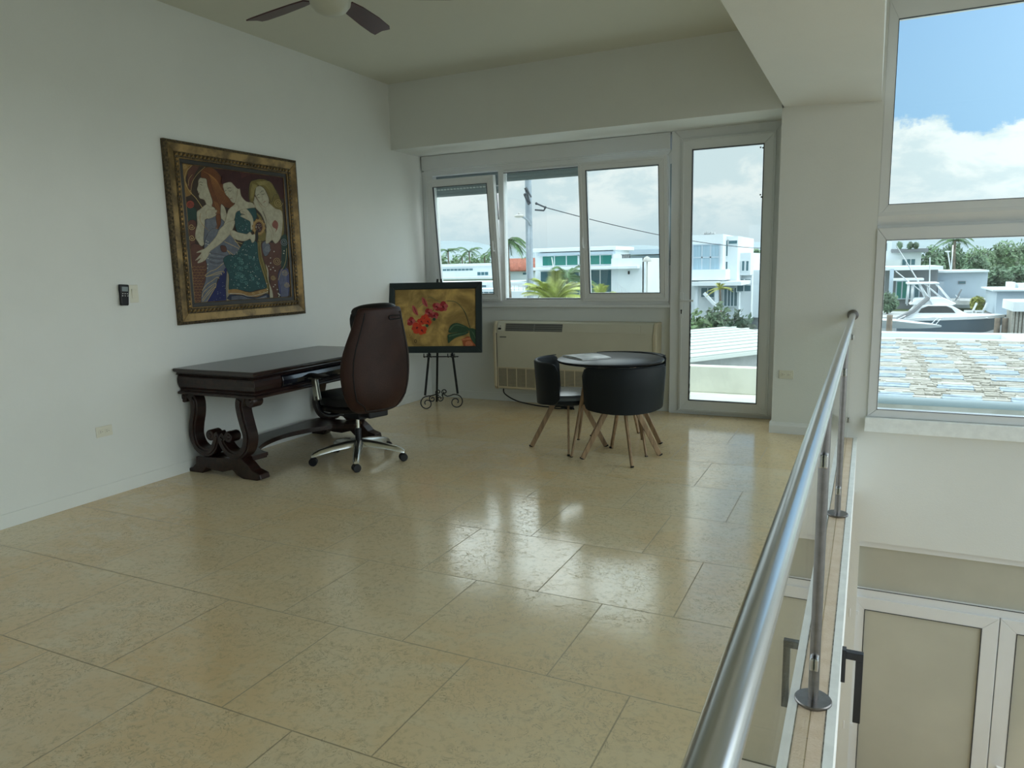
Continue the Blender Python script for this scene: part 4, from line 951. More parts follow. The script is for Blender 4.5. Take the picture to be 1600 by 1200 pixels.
gm.box(gx-.005, AX1-.045, AF+.0, AF+.012, .198, .392, 1)
while gx < AX1-.05: gm.box(gx-.004, gx+.004, AF-.006, AF+.01, .198, .392, 2); gx += gw
gm.box(gx*0+AX0+.04, AX1-.04, AF-.005, AF+.01, .390, .402, 2); gm.box(AX0+.04, AX1-.04, AF-.006, AF+.01, .178, .198, 2)
gm.build('intake_grille', [acm2, acdark, acm2], ac, world=True)
mb = MB(); mb.tube(smoothpts([(-3.48, 6.95, .17), (-3.44, 6.88, .11), (-3.30, 6.86, .045), (-3.10, 6.84, .016), (-2.92, 6.82, .008), (-2.80, 6.86, .010), (-2.72, 6.80, .010), (-2.80, 6.76, .010), (-2.88, 6.83, .016), (-2.74, 6.86, .010), (-2.62, 6.80, .007)], 6), .0065, 8)
mb.obox((-2.70, 6.82, .016), (.12, .05, .030)); mb.build('power_cord', plastic, ac, world=True)

# ================================================================== TABLE AND FOUR TUB CHAIRS
TC = V(-1.79, 5.44, 0)
tb = thing('round_table', 'small black round dining table with splayed oak-look legs', 'table', tuple(TC))
mb = MB(); mb.lathe([(0, .694), (.405, .694), (.413, .698), (.415, .705), (.413, .712), (.406, .716), (0, .716)], (0, 0, 0), 72); mb.build('tabletop', tabletop, tb)
mb = MB(); mb.obox((0, 0, .684), (.50, .04, .02)); mb.obox((0, 0, .684), (.04, .50, .02)); mb.build('support_frame', plastic, tb)
for lx, ly in ((-1.97, 5.05), (-2.12, 5.60), (-1.63, 5.79), (-1.45, 5.27)):
    b = V(lx, ly, 0)-TC; top = b.normalized()*.24; top.z = .69
    mb = MB(); mb.beam(top, b, .030, .030, .016, .016, side=V(-b.y, b.x, 0)); l = mb.build('leg', legwood, tb, bevel=.005)
    mb = MB(); mb.beam(V(b.x, b.y, .006), V(b.x, b.y, 0), .018, .018, side=V(-b.y, b.x, 0)); mb.build('foot_cap', plastic, l)
mg = thing('magazine', 'open printed magazine lying on the black round table', 'magazine', (-1.985, 5.43, .716), math.radians(-40))
mb = MB(); mb.box(-.165, .165, -.13, .13, .001, .006); mb.build('back_pages', mk('page_edges', (.70, .72, .72), .5), mg)
mb = MB(); rings = []
for k in range(9): x = -.160+.32*k/8; rings.append([V(x, -.126, .006), V(x, .126, .006), V(x, .126, .011+.008*math.sin(PI*k/8)), V(x, -.126, .011+.006*math.sin(PI*k/8))])
mb.loft(rings); mb.build('cover', mk('glossy_cover', (.74, .77, .78), .3, vary=.5, vs=5, base2=(.30, .33, .35)), mg)

def tub_chair(label, c, ang):
    c = V(*c, 0); t_ = thing('tub_chair', label, 'chair', tuple(c), math.radians(ang), 'black tub chairs around the round table')
    def sec(s, z, x0=.02): return supere(x0, 0, .215*s, .235*s, z, 32, 2.5)
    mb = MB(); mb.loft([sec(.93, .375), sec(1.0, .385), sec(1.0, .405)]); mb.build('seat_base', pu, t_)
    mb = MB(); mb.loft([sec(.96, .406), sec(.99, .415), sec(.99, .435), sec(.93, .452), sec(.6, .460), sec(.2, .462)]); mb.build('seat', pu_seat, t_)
    # curved back band
    R_, cx, A = .345, -.105, math.radians(60); mb = MB(); N = 30; rings = []
    for k in range(N+1):
        a = -A+2*A*k/N; e = abs(a)/A
        rr = .055; edge = max(0, (abs(a)-(A-rr/R_))*R_)/rr
        cut = rr*(1-math.sqrt(max(0, 1-edge*edge)))
        zt = .712-cut-.010*e*e; zb_ = .372+cut*.7+.030*e*e; th = .016*(1 if edge < .01 else max(.35, math.sqrt(max(0, 1-edge*edge))))
        ring = []
        for (dr, u) in ((th, .0), (th, 0.03), (th, .5), (th, .97), (th*.6, 1.0), (-th*.6, 1.0), (-th, .97), (-th, .5), (-th, .03), (-th*.6, 0), (th*.6, 0)):
            r = R_+dr+.020*(u-.4); z = zb_+(zt-zb_)*u
            ring.append(V(cx+r*math.cos(a), r*math.sin(a), z))
        rings.append(ring)
    mb.loft(rings, 0, True); mb.build('backrest', pu, t_, sharp=75)
    mb = MB(); mb.tube([V(cx+(R_+.016)*math.cos(-A*.93+2*A*.93*k/24), (R_+.016)*math.sin(-A*.93+2*A*.93*k/24), .709) for k in range(25)], .004, 6); mb.build('piping', pu, t_)
    for k in range(4):
        b = V(math.cos(k*PI/2), math.sin(k*PI/2), 0); mb = MB()
        mb.beam(b*.10+V(0, 0, .385), b*.30, .040, .018, .036, .016, side=b); l = mb.build('leg', legwood, t_, bevel=.003)
        mb = MB(); mb.beam(b*.2965+V(0, 0, .008), b*.301, .040, .020, side=b); mb.build('foot_cap', plastic, l)
    return t_
ch = [((-1.618, 5.180), -58, 'black tub chair nearest the viewer, its back hiding the table front'),
      ((-2.110, 5.350), 201.5, 'black tub chair on the left of the table, its seat showing with a painted pale sheen'),
      ((-1.750, 5.715), 85, 'black tub chair at the rear of the table, only its top corner showing')]
c0 = tub_chair(ch[0][2], ch[0][0], ch[0][1])
for c, a, lab in ch[1:]:
    o = copytree(c0); o.location = (*c, 0); o.rotation_euler = (0, 0, math.radians(a)); o['label'] = lab

# ================================================================== CEILING FAN
fn = thing('ceiling_fan', 'ceiling fan with dark mahogany blades and a frosted light dome', 'fan', (-2.80, 3.53, ZC))
mb = MB(); mb.lathe([(.075, 0), (.075, -.02), (.06, -.05), (.03, -.07), (.015, -.075), (.015, -.17)], (0, 0, 0), 28); mb.build('canopy', fanbody, fn)
mb = MB(); mb.lathe([(.02, -.165), (.08, -.175), (.125, -.21), (.135, -.25), (.12, -.285), (.10, -.30), (0, -.30)], (0, 0, 0), 36); mb.build('motor_housing', fanbody, fn)
mb = MB(); mb.lathe([(.115, -.30), (.118, -.33), (.110, -.365), (.085, -.395), (.05, -.412), (0, -.417)], (0, 0, 0), 36); mb.build('light_dome', dome, fn)
for a in (169, 101, 29, -43, -115):
    a = math.radians(a); R = Matrix.Rotation(a, 3, 'Z') @ Matrix.Rotation(math.radians(-11), 3, 'X')
    mb = MB(); out = [(.19, -.045), (.30, -.062), (.50, -.072), (.665, -.066), (.705, -.050), (.690, 0), (.712, .062), (.66, .068), (.50, .066), (.30, .055), (.19, .040)]
    mb.prism(out, 2, -.004, .004); mb.v = [R @ v+V(0, 0, -.30) for v in mb.v]; b = mb.build('blade', fanm, fn, bevel=.002)
    mb = MB(); mb.obox((.16, 0, .004), (.14, .035, .006)); mb.v = [R @ v+V(0, 0, -.298) for v in mb.v]; mb.build('blade_iron', fanbody, b)

# ================================================================== SMALL THINGS ON THE WALLS
rm = thing('remote_control', 'black remote control in a white cradle on the left wall', 'remote', (XL, 3.27, 1.31))
mb = MB(); mb.obox((XL+.006, 3.275, 1.315), (.012, .075, .125)); mb.build('cradle', trimm, rm, world=True, bevel=.004)
Mx = Matrix.Rotation(math.radians(-4), 3, 'X')
mb = MB(); rings = []
for z, w in ((-.072, .020), (-.068, .028), (-.03, .030), (0, .030), (.03, .034), (.060, .034), (.066, .030)):
    rings.append([V(XL+.021, 3.265, 1.31)+Mx @ V(x, y, z) for x, y in ((-.010, -w), (.008, -w), (.011, -w*.7), (.011, w*.7), (.008, w), (-.010, w))])
mb.loft(rings, 0, False); rb = mb.build('handset', plastic, rm, world=True, bevel=.003)
mb = MB(); mb.obox(V(XL+.0325, 3.265, 1.31)+Mx @ V(0, 0, .036), (.002, .044, .030), Mx); mb.build('display', screenm, rb, world=True)
mb = MB()
for z, ys in ((.006, (-.016, 0, .016)), (-.008, (-.018, 0, .018)), (.0, ())):
    for y in ys: mb.obox(V(XL+.0325, 3.265, 1.31)+Mx @ V(0, y, z), (.003, .007, .004), Mx)
mb.build('buttons', trimm, rb, world=True)
sw = thing('light_switch', 'ivory rocker light switch beside the remote on the left wall', 'switch', (XL, 3.350, 1.31))
mb = MB(); mb.obox((XL+.003, 3.350, 1.312), (.006, .070, .118)); mb.build('cover_plate', ivory, sw, world=True, bevel=.003)
mb = MB(); mb.add([(XL+.006, 3.333, 1.282), (XL+.006, 3.367, 1.282), (XL+.006, 3.367, 1.344), (XL+.006, 3.333, 1.344), (XL+.008, 3.333, 1.282), (XL+.008, 3.367, 1.282), (XL+.014, 3.367, 1.344), (XL+.014, 3.333, 1.344)], [(3, 2, 1, 0), (4, 5, 6, 7), (0, 1, 5, 4), (1, 2, 6, 5), (2, 3, 7, 6), (3, 0, 4, 7)]); mb.build('rocker', ivory, sw, world=True, bevel=.0015)
def outlet(label, c, face):
    o_ = thing('power_outlet', label, 'outlet', c)
    c = V(*c)
    def P(a, d, z): return (c.x+d, c.y+a, c.z+z) if face == 'x' else (c.x+a, c.y-d, c.z+z)
    def bx(mb, a0, a1, d0, d1, z0, z1): p, q = P(a0, d0, z0), P(a1, d1, z1); mb.box(*[v for i in range(3) for v in (min(p[i], q[i]), max(p[i], q[i]))])
    mb = MB(); bx(mb, -.057, .057, 0, .005, -.035, .035); mb.build('cover_plate', ivory, o_, world=True, bevel=.003)
    for s in (-.022, .022):
        mb = MB(); bx(mb, s-.018, s+.018, .005, .008, -.014, .014); r_ = mb.build('socket', ivory, o_, world=True, bevel=.0015)
        mb = MB(); bx(mb, s-.009, s-.003, .008, .0086, .003, .006); bx(mb, s-.009, s-.003, .008, .0086, -.006, -.003); bx(mb, s+.005, s+.009, .008, .0086, -.002, .002); mb.build('slots', plastic, r_, world=True)
outlet('ivory double power outlet low on the left wall', (XL, 3.035, .436), 'x')
outlet('ivory double power outlet on the white column right of the glass door', (-.585, YS, .50), 'y')

# ================================================================== OUTSIDE: BALCONY, NEAR ROOFS, GROUND
GZ = -3.2
mb = MB(); mb.box(-2.9, .1, YB+.2, 8.45, -.16, -.012)
struct(mb, 'floor_balcony', creamwall, 'cream painted balcony slab outside the glass door', 'floor')
bp = MB(); bp.box(-2.9, .1, 8.30, 8.45, -.012, .285)
tag(bp.build('balcony_parapet', creamwall, bevel=.01), 'low cream parapet wall of the balcony beyond the glass door', 'parapet')
def q(px_, py_, z): return at(px_, py_, 2, z)
# corrugated white roof beyond the parapet (sloping building edge)
cr = thing('metal_roof_building', 'low building with a white ribbed metal roof just beyond the balcony', 'building', (-3.0, 14.5, GZ))
a, b = q(1060, 562, -.5), q(1210, 545, -.5); c, d = q(1060, 527, -.42), q(1210, 510, -.42)
dirx = (b-a).normalized(); nback = V(-dirx.y, dirx.x, 0)
A0 = a-dirx*4; Lw = (b-a).length+7; Dp = 4.2
rings = []
mb = MB(); n = 60
for k in range(11):
    u = k/10; p = A0+nback*Dp*u+V(0, 0, .20*u)
mb.v = []; 
rise = (c.z-a.z)/max(.1, (c-a).dot(nback))
for k in range(9):
    y0 = Dp*k/9; 
    mb.beam(A0+nback*(y0+.04)+V(0, 0, y0*.02+.02), A0+dirx*Lw+nback*(y0+.04)+V(0, 0, y0*.02+.02), .05, .035, side=nback)
mb.add([A0, A0+dirx*Lw, A0+dirx*Lw+nback*Dp+V(0, 0, Dp*.02), A0+nback*Dp+V(0, 0, Dp*.02)]+[v-V(0, 0, .09) for v in (A0, A0+dirx*Lw, A0+dirx*Lw+nback*Dp+V(0, 0, Dp*.02), A0+nback*Dp+V(0, 0, Dp*.02))], [(0, 1, 2, 3), (7, 6, 5, 4), (0, 4, 5, 1), (1, 5, 6, 2), (2, 6, 7, 3), (3, 7, 4, 0)])
mb.build('roof', corr, cr, world=True, bevel=.01)
mb = MB(); F0 = A0+nback*.35; Bk = nback*(Dp-.6)
pts = [F0, F0+dirx*Lw, F0+dirx*Lw+Bk, F0+Bk]
mb.add([V(p.x, p.y, GZ) for p in pts]+[V(p.x, p.y, -.59) for p in pts], [(0, 1, 2, 3), (7, 6, 5, 4), (0, 4, 5, 1), (1, 5, 6, 2), (2, 6, 7, 3), (3, 7, 4, 0)])
mb.build('wall', concrete, cr, world=True)
# flat neighbouring roof with stone slabs and pale blue tiles
nr = thing('flat_roof_building', 'flat roof of weathered slabs and pale blue tiles right outside the tall window', 'building', (3.5, 12.5, GZ))
RX0, RX1, RY0, RY1, RZ = .05, 9.0, 8.75, 16.0, -.10
mb = MB(); mb.box(RX0, RX1, RY0, RY1, GZ, RZ-.12); mb.box(RX0, RX1, RY1, 17.5, GZ, RZ-.41); mb.build('wall', stucco, nr, world=True)
mb = MB(); mb.box(RX0, RX1, RY0, RY1, RZ-.12, RZ); mb.build('roof_slab', roofst, nr, world=True)
mb = MB(); mb.box(RX0, RX1, 17.2, 17.5, RZ-.42, RZ+.02); mb.box(RX0, 2.4, RY1, RY1+.12, RZ-.12, RZ+.02); mb.box(2.4, RX1, RY1, 17.2, RZ-.42, RZ+.015); mb.build('roof_edge', stucco, nr, world=True, bevel=.01)
mb = MB(); mb.box(RX0, 2.4, RY1+.12, 17.2, RZ-.40, RZ-.38); mb.build('gutter_trough', wetgrey, nr, world=True)
random.seed(9); stones = MB()
for i in range(8):
    for k, y in enumerate((9.12, 9.86, 10.70, 11.36, 12.3, 13.05, 14.2, 15.0)):
        x = .13+i*.655+random.uniform(-.02, .02)
        mb = MB(); mb.box(x, x+.37, y, y+.15, RZ, RZ+.02); mb.box(x+.02, x+.39, y+.20, y+.30, RZ, RZ+.018); mb.build('roof_tile', rooft, nr, world=True)
y = RY0+.10; slabs = MB()
while y < RY1-.2:
    x = RX0
    while x < 5.6:
        u = ((x-.13) % .655); col = u < .36
        w = random.uniform(.2, .36) if col else random.uniform(.05, .16)
        (slabs if col and random.random() < .7 else stones).box(x, x+w, y, y+random.uniform(.05, .11), RZ, RZ+random.uniform(.004, .014 if col else .03)); x += w+random.uniform(.005, .03)
    y += random.uniform(.11, .15)
tag(slabs.build('cream_slabs', roofst, nr, world=True), kind='stuff')
tag(stones.build('stone_slabs', roofs, nr, world=True), kind='stuff')
mb = MB(); mb.tube([(RX0, RY0+.02, RZ+.03), (RX1, RY0+.06, RZ+.03)], .045, 14); mb.build('edge_pipe', bluetube, nr, world=True)
mb = MB(); mb.box(.036, 6, YB-.28, RY0-.02, -.36, -.24); tag(mb.build('outer_ledge', wetgrey, bevel=.01), 'narrow wet grey ledge between the tall window and the flat roof', 'ledge')

mb = MB(); mb.add([(-400, YB+.5, GZ), (400, YB+.5, GZ), (400, 46, GZ), (-400, 46, GZ)], [(0, 1, 2, 3)]); mb.add([(-400, 46, GZ), (400, 46, GZ), (400, 46, -5.4), (-400, 46, -5.4)], [(0, 1, 2, 3)])
tag(mb.build('ground_near', paving, norm=False), 'pale paving on the near side of the canal', 'ground', kind='structure')
mb = MB(); mb.add([(-1500, 66, GZ), (1500, 66, GZ), (2500, 3500, GZ), (-3500, 3500, GZ)], [(0, 1, 2, 3)])
tag(mb.build('ground_far', grass, norm=False), 'green ground beyond the canal', 'ground', kind='structure')
mb = MB(); mb.add([(-1500, 66, -5), (1500, 66, -5), (1500, 66, GZ), (-1500, 66, GZ)], [(0, 1, 2, 3)]); mb.box(-400, 400, 66, 74, GZ, GZ+.05)
tag(mb.build('canal_seawall', concrete, norm=False), 'grey concrete seawall on the far bank of the canal', 'seawall', kind='structure')
mb = MB(); mb.add([(-400, 46, -4.3), (400, 46, -4.3), (400, 66, -4.3), (-400, 66, -4.3)], [(0, 1, 2, 3)])
tag(mb.build('canal', water, norm=False), 'dark water of the canal', 'water', kind='structure')
# hills
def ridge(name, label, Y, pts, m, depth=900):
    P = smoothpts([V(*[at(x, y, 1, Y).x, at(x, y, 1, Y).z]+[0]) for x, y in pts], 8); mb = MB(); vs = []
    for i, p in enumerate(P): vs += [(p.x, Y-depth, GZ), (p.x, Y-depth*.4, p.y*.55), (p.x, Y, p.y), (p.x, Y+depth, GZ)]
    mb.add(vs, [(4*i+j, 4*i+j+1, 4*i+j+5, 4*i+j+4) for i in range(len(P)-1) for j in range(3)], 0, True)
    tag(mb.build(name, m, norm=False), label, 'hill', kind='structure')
ridge('hill_left', 'mountain range on the horizon behind the palms, its haze painted pale blue', 2600, [(560, 392), (640, 380), (700, 376), (740, 378), (780, 386), (840, 390), (900, 392), (960, 386), (1000, 383), (1060, 386), (1120, 384), (1180, 378), (1260, 380), (1340, 376), (1400, 370), (1480, 376), (1560, 372), (1640, 374), (1760, 380)], hillm)

# ---------------------------------------------------------------- vegetation
def blob(mb, c, r, n, leaf, mi=0, flat=.8):
    """a cloud of leaf cards on and in an ellipsoid"""
    for _ in range(n):
        d = V(random.gauss(0, 1), random.gauss(0, 1), random.gauss(0, 1)).normalized(); k = random.uniform(.72, 1.05)
        p = V(c[0]+d.x*r[0]*k, c[1]+d.y*r[1]*k, c[2]+d.z*r[2]*k)
        a = V(random.gauss(0, 1), random.gauss(0, 1), random.gauss(0, 1)).normalized(); b = a.orthogonal().normalized(); s_ = leaf*random.uniform(.6, 1.3)
        mb.add([p-a*s_, p+b*s_*.5, p+a*s_, p-b*s_*.5], [(0, 1, 2, 3)], mi)
def core(mb, c, r, mi=0):
    rings = []
    for i in range(9):
        a = -PI/2+PI*i/8; ca = max(.02, math.cos(a))
        rings.append([V(c[0]+r[0]*ca*math.cos(k*PI/6)*random.uniform(.8, .98), c[1]+r[1]*ca*math.sin(k*PI/6)*random.uniform(.8, .98), c[2]+r[2]*math.sin(a)*random.uniform(.85, .98)) for k in range(12)])
    mb.loft(rings, mi, True)
def tree(px0, px1, pyt, Y, label, mat=None, group=None, base=GZ, zb=None, name='leafy_tree', cat='tree', nl=900, leaf=.35, lobes=5, seed=1):
    random.seed(seed); mat = mat or leafd
    p0, p1 = at(px0, (pyt+410)/2, 1, Y), at(px1, (pyt+410)/2, 1, Y); top = at((px0+px1)/2, pyt, 1, Y).z; cx = (p0.x+p1.x)/2; W_ = (p1.x-p0.x)/2
    zb = base+.8 if zb is None else zb; H_ = (top-zb)/2
    t_ = thing(name, label, cat, (cx, Y, base), group=group)
    mb = MB(); core(mb, (cx, Y, zb+H_*.95), (W_*.8, W_*.7, H_*.8))
    for k in range(lobes):
        a = 2*PI*k/lobes+random.random(); r = W_*random.uniform(.3, .5)
        c = (cx+math.cos(a)*W_*.55, Y+math.sin(a)*W_*.4, zb+H_+H_*random.uniform(-.45, .52)); core(mb, c, (r, r, r*.8)); blob(mb, c, (r*1.1, r*1.1, r*.95), nl//(lobes+2), leaf)
    blob(mb, (cx, Y, zb+H_), (W_*.95, W_*.8, H_), nl//3, leaf)
    mb.build('foliage', mat, t_, world=True, norm=False)
    mb = MB(); mb.tube([(cx, Y, base), (cx+.1, Y, zb+H_*.5)], [max(.08, W_*.10), max(.05, W_*.06)], 7); mb.build('trunk', bark, t_, world=True)
    return t_
def palm(px_, pyc, Y, label, R=2.2, group=None, mat=None, seed=1, base=GZ, nf=18, droop=1.0, name='palm_tree', up=.5, tr=.12):
    random.seed(seed); c = at(px_, pyc, 1, Y); mat = mat or palml
    t_ = thing(name, label, 'palm', (c.x, Y, base), group=group)
    mb = MB(); mb.tube(smoothpts([(c.x+.3, Y, base), (c.x+.1, Y, (base+c.z)/2), (c.x, Y, c.z)], 4), [tr*1.3]+[tr]*8, 7); mb.build('trunk', bark, t_, world=True)
    mb = MB()
    for k in range(nf):
        a = 2*PI*k/nf*2.4+random.random()*.5; el = random.uniform(-.35, 1.1)*up+.25; L = R*random.uniform(.8, 1.1); pts = []
        for i in range(9):
            u = i/8; pts.append(c+V(math.cos(a)*L*u*math.cos(el), math.sin(a)*L*u*math.cos(el), L*(math.sin(el)*u-droop*.55*u*u)))
        for i in range(1, 9):
            for s in (-1, 1):
                for h in (0, .25, .5, .75):
                    p = pts[i-1].lerp(pts[i], h); d = (pts[i]-pts[i-1]).normalized(); sd_ = d.cross(V(0, 0, 1)); sd_ = sd_.normalized() if sd_.length > .01 else V(1, 0, 0)
                    ll = L*.27*math.sin(PI*min(.93, .16+i/9*.8))*random.uniform(.85, 1.1); tip = p+(sd_*s*.70+d*.75-V(0, 0, .30*droop))*ll
                    mb.add([p-d*.010*L, tip, p+d*.014*L], [(0, 1, 2)])
        mb.tube(pts, .012*L, 4)
    mb.build('fronds', mat, t_, world=True, norm=False)
    return t_
# ---------------------------------------------------------------- buildings
def bx(mb, px0, px1, pyt, Y, dep, z0=GZ, pyb=None, mi=0):
    pm = (px0+px1)/2; x0 = at(px0, pyt, 1, Y).x; x1 = at(px1, pyt, 1, Y).x; zt = at(pm, pyt, 1, Y).z
    zb = z0 if pyb is None else at(pm, pyb, 1, Y).z
    mb.box(x0, x1, Y, Y+dep, zb, zt, mi); return mb
def win(parent, px0, px1, py0, py1, Y, m, nx=1, frame_m=None, w=.07, ny=1, rec=.0):
    x0 = at(px0, py0, 1, Y).x; x1 = at(px1, py0, 1, Y).x; zt = at((px0+px1)/2, py0, 1, Y).z; zb = at((px0+px1)/2, py1, 1, Y).z
    mb = MB(); frame(mb, x0-w, x1+w, zb-w, zt+w, w, Y-.06, Y+.02)
    for k in range(1, nx): xx = x0+(x1-x0)*k/nx; mb.box(xx-w/2, xx+w/2, Y-.05, Y+.02, zb, zt)
    for k in range(1, ny): zz = zb+(zt-zb)*k/ny; mb.box(x0, x1, Y-.05, Y+.02, zz-w/2, zz+w/2)
    f_ = mb.build('window', frame_m or stucco, parent, world=True)
    mb = MB(); mb.box(x0, x1, Y-.03, Y-.01, zb, zt); mb.build('pane', m, f_, world=True)
# long low white building at the left
A = thing('low_white_building', 'long low white building with flat roof seen through the left sash', 'building', (-60, 85, GZ))
mb = MB(); bx(mb, 600, 772, 415, 88, 3); mb.build('wall', stucco, A, world=True)
mb = MB(); bx(mb, 600, 773, 413, 87.6, 3.6, pyb=417); bx(mb, 598, 773, 434, 84, 4, pyb=437); mb.build('roof', stucco, A, world=True)
win(A, 692, 739, 420, 423, 88, winblue, 8, w=.05); win(A, 746, 763, 425, 430, 88, winblue, 3, w=.05)
B = thing('white_annex', 'white flat roofed annex in front of the long low building', 'building', (-50, 70, GZ))
mb = MB(); bx(mb, 640, 800, 441, 72, 8); bx(mb, 640, 795, 452, 66.5, 4); mb.build('wall', stucco, B, world=True)
win(B, 690, 760, 446, 449, 72, winblue, 10, w=.05); win(B, 748, 772, 456, 459, 66.5, winblue, 3, w=.05)
R_ = thing('red_tiled_house', 'white house with a terracotta tiled roof beside the utility pole', 'building', (-48, 90, GZ))
mb = MB(); bx(mb, 776, 836, 423, 92, 8); mb.build('wall', stucco, R_, world=True)
x0, x1 = at(774, 415, 1, 91.5).x, at(838, 415, 1, 91.5).x; zt, zb = at(805, 405, 1, 95).z, at(805, 424, 1, 91.5).z
mb = MB(); mb.add([(x0, 91.5, zb), (x1, 91.5, zb), (x1-.6, 95, zt), (x0, 95, zt), (x0, 99, zb), (x1, 99, zb)], [(0, 1, 2, 3), (3, 2, 5, 4), (0, 3, 4), (1, 5, 2), (0, 4, 5, 1)])
n = 30
for k in range(n): xx = x0+(x1-x0)*(k+.5)/n; mb.tube([(xx, 91.45, zb+.05), (xx, 94.95, zt+.05)], .10, 6)
mb.build('roof', tilered, R_, world=True, norm=False)
win(R_, 817, 831, 426, 429, 92, winblue, 2, w=.05)
K = thing('garden_wall', 'long white garden wall and ramp behind the utility pole', 'wall', (-30, 60, GZ))
mb = MB(); bx(mb, 770, 905, 441, 62, .4, pyb=446); bx(mb, 792, 870, 455, 58, .5, z0=GZ); mb.build('wall', stucco, K, world=True)
mb = MB()
for k in range(12): bx(mb, 796+k*7, 796.6+k*7, 445, 60, .05, pyb=457)
bx(mb, 790, 885, 445, 60, .05, pyb=445.6); mb.build('metal_fence', alu, K, world=True)
# main modern house
G = thing('modern_white_house', 'modern white two-storey house with a band of green windows', 'building', (-33, 78, GZ))
mb = MB(); bx(mb, 836, 958, 391, 78, 6); bx(mb, 955, 1006, 403.5, 76, 6); mb.build('wall', stucco, G, world=True)
mb = MB(); bx(mb, 832, 962, 386.5, 77.2, 7, pyb=392.5); bx(mb, 826, 996, 416.5, 75, 4, pyb=421.5); mb.build('roof_slab', stucco, G, world=True, bevel=.05)
mb = MB(); bx(mb, 840, 957, 394, 77.3, 1, pyb=398.3); mb.build('soffit', stucco_b, G, world=True)
win(G, 848, 904, 400, 414.5, 78, wingreen, 3, w=.12); win(G, 920, 956, 399, 413, 78, wingreen, 2, w=.12); win(G, 904, 920, 399.5, 413.5, 78, wingreen, 1, w=.1)
win(G, 845, 905, 424, 462, 78, winblue, 3, w=.12); win(G, 920, 956, 422, 456, 78, winblue, 2, w=.14)
mb = MB(); bx(mb, 981, 983.5, 423.5, 75.9, .2, pyb=428.5); mb.build('wall_lamp', plastic, G, world=True)
mb = MB(); [mb.beam(at(962+k*3, 441+k*2.2, 1, 74), at(962+k*3, 458+k*1.2, 1, 74), .05, .05) for k in range(7)]; mb.beam(at(960, 440, 1, 74), at(982, 456, 1, 74), .06, .06); mb.build('stair_rail', alu, G, world=True)
H = thing('blue_grey_house', 'pale blue-grey house with tall windows behind the modern white house', 'building', (-22, 84, GZ))
mb = MB(); bx(mb, 960, 1088, 389, 86, 10, pyb=397); bx(mb, 984, 1088, 398, 87, 10); mb.build('wall', stucco_b, H, world=True)
mb = MB(); bx(mb, 1004, 1009, 403, 76, 5.9); mb.build('pillar', stucco, G, world=True)
win(H, 1008, 1018, 409, 441, 85.9, winblue, 1, w=.15); win(H, 1022, 1032, 409, 441, 85.9, winblue, 1, w=.15)
mb = MB(); bx(mb, 1004, 1060, 441.5, 84.9, 1, pyb=446); mb.build('balcony_slab', stucco, H, world=True)
win(H, 1008, 1030, 447, 455, 85.9, winblue, 3, w=.1)
mb = MB(); [bx(mb, 972+k*2.2, 973.2+k*2.2, 398, 77, .1, pyb=404) for k in range(6)]; bx(mb, 970, 985, 397.5, 77, .1, pyb=398.3); mb.build('roof_rail', plastic, G, world=True)
mb = MB(); pz = at(1011, 409, 1, 70); mb.lathe([(0, .55), (.3, .38), (.42, .1), (.42, 0)], (pz.x, 70, pz.z), 16); mb.tube([(pz.x, 70, GZ+.06), (pz.x, 70, pz.z)], .07, 8)
tag(mb.build('garden_lamp', lampm), 'white domed garden lamp on a thin post before the blue-grey house', 'lamp')
# house seen through the glass door
J = thing('white_villa', 'white villa with a large curtained window seen through the glass door', 'building', (-14, 62, GZ))
mb = MB(); bx(mb, 1070, 1130, 367, 60, 10, pyb=440); bx(mb, 1128, 1153, 369, 61.5, 9, pyb=440); bx(mb, 1060, 1155, 445, 63, 7); mb.build('wall', stucco, J, world=True)
mb = MB(); bx(mb, 1152, 1173, 395, 63, 8, pyb=430); bx(mb, 1170, 1192, 422, 65, 8); bx(mb, 1150, 1175, 430, 64, 8); mb.build('wing', stucco, J, world=True)
win(J, 1084, 1124, 383, 421, 60, wincurt, 3, stucco_b, w=.10, ny=2); win(J, 1134, 1137.5, 376, 400, 61.5, winblue, 1, w=.06); win(J, 1133, 1137, 409, 421, 61.5, winblue, 1, w=.06); win(J, 1138, 1152, 376, 381, 61.5, winblue, 1, w=.06)
for k in range(3): win(J, 1153.2+k*6.5, 1156.8+k*6.5, 408, 423, 63, winblue, 1, w=.06)
win(J, 1152, 1162, 436, 440, 63.5, winblue, 1, w=.06); win(J, 1164, 1173, 436, 440, 63.5, winblue, 1, w=.06)
mb = MB(); bx(mb, 1062, 1134, 421.5, 59.4, 3, pyb=438); bx(mb, 1062, 1158, 440.5, 58.5, 5, pyb=446.5); mb.build('balcony_slab', stucco, J, world=True)
mb = MB(); bx(mb, 1084, 1092, 440, 59.6, .2, pyb=443.5); mb.build('clerestory', winblue, J, world=True)
win(J, 1093, 1124, 440.5, 443.8, 59.0, winblue, 4, w=.05); win(J, 1152, 1173, 446, 455, 62.5, winblue, 2, w=.08); win(J, 1096, 1116, 450, 464, 62.8, winblue, 2, w=.08); win(J, 1132, 1152, 450, 478, 62.8, winblue, 4, w=.08)
mb = MB(); bx(mb, 1086, 1090, 446, 59, .6); bx(mb, 1117, 1121, 446, 59, .6); mb.build('pillar', stucco, J, world=True)
mb = MB()
for k in range(8): bx(mb, 1100+k*2.2, 1101+k*2.2, 364-(k % 3)*1.3, 62, .3, pyb=367)
bx(mb, 1096, 1116, 365.8, 62, .5, pyb=366.8); mb.build('roof_vents', concrete, J, world=True)
mb = MB(); mb.beam(at(1100, 458, 1, 57), at(1126, 486, 1, 57), .16, .22); mb.build('stair_wall', stucco, J, world=True)
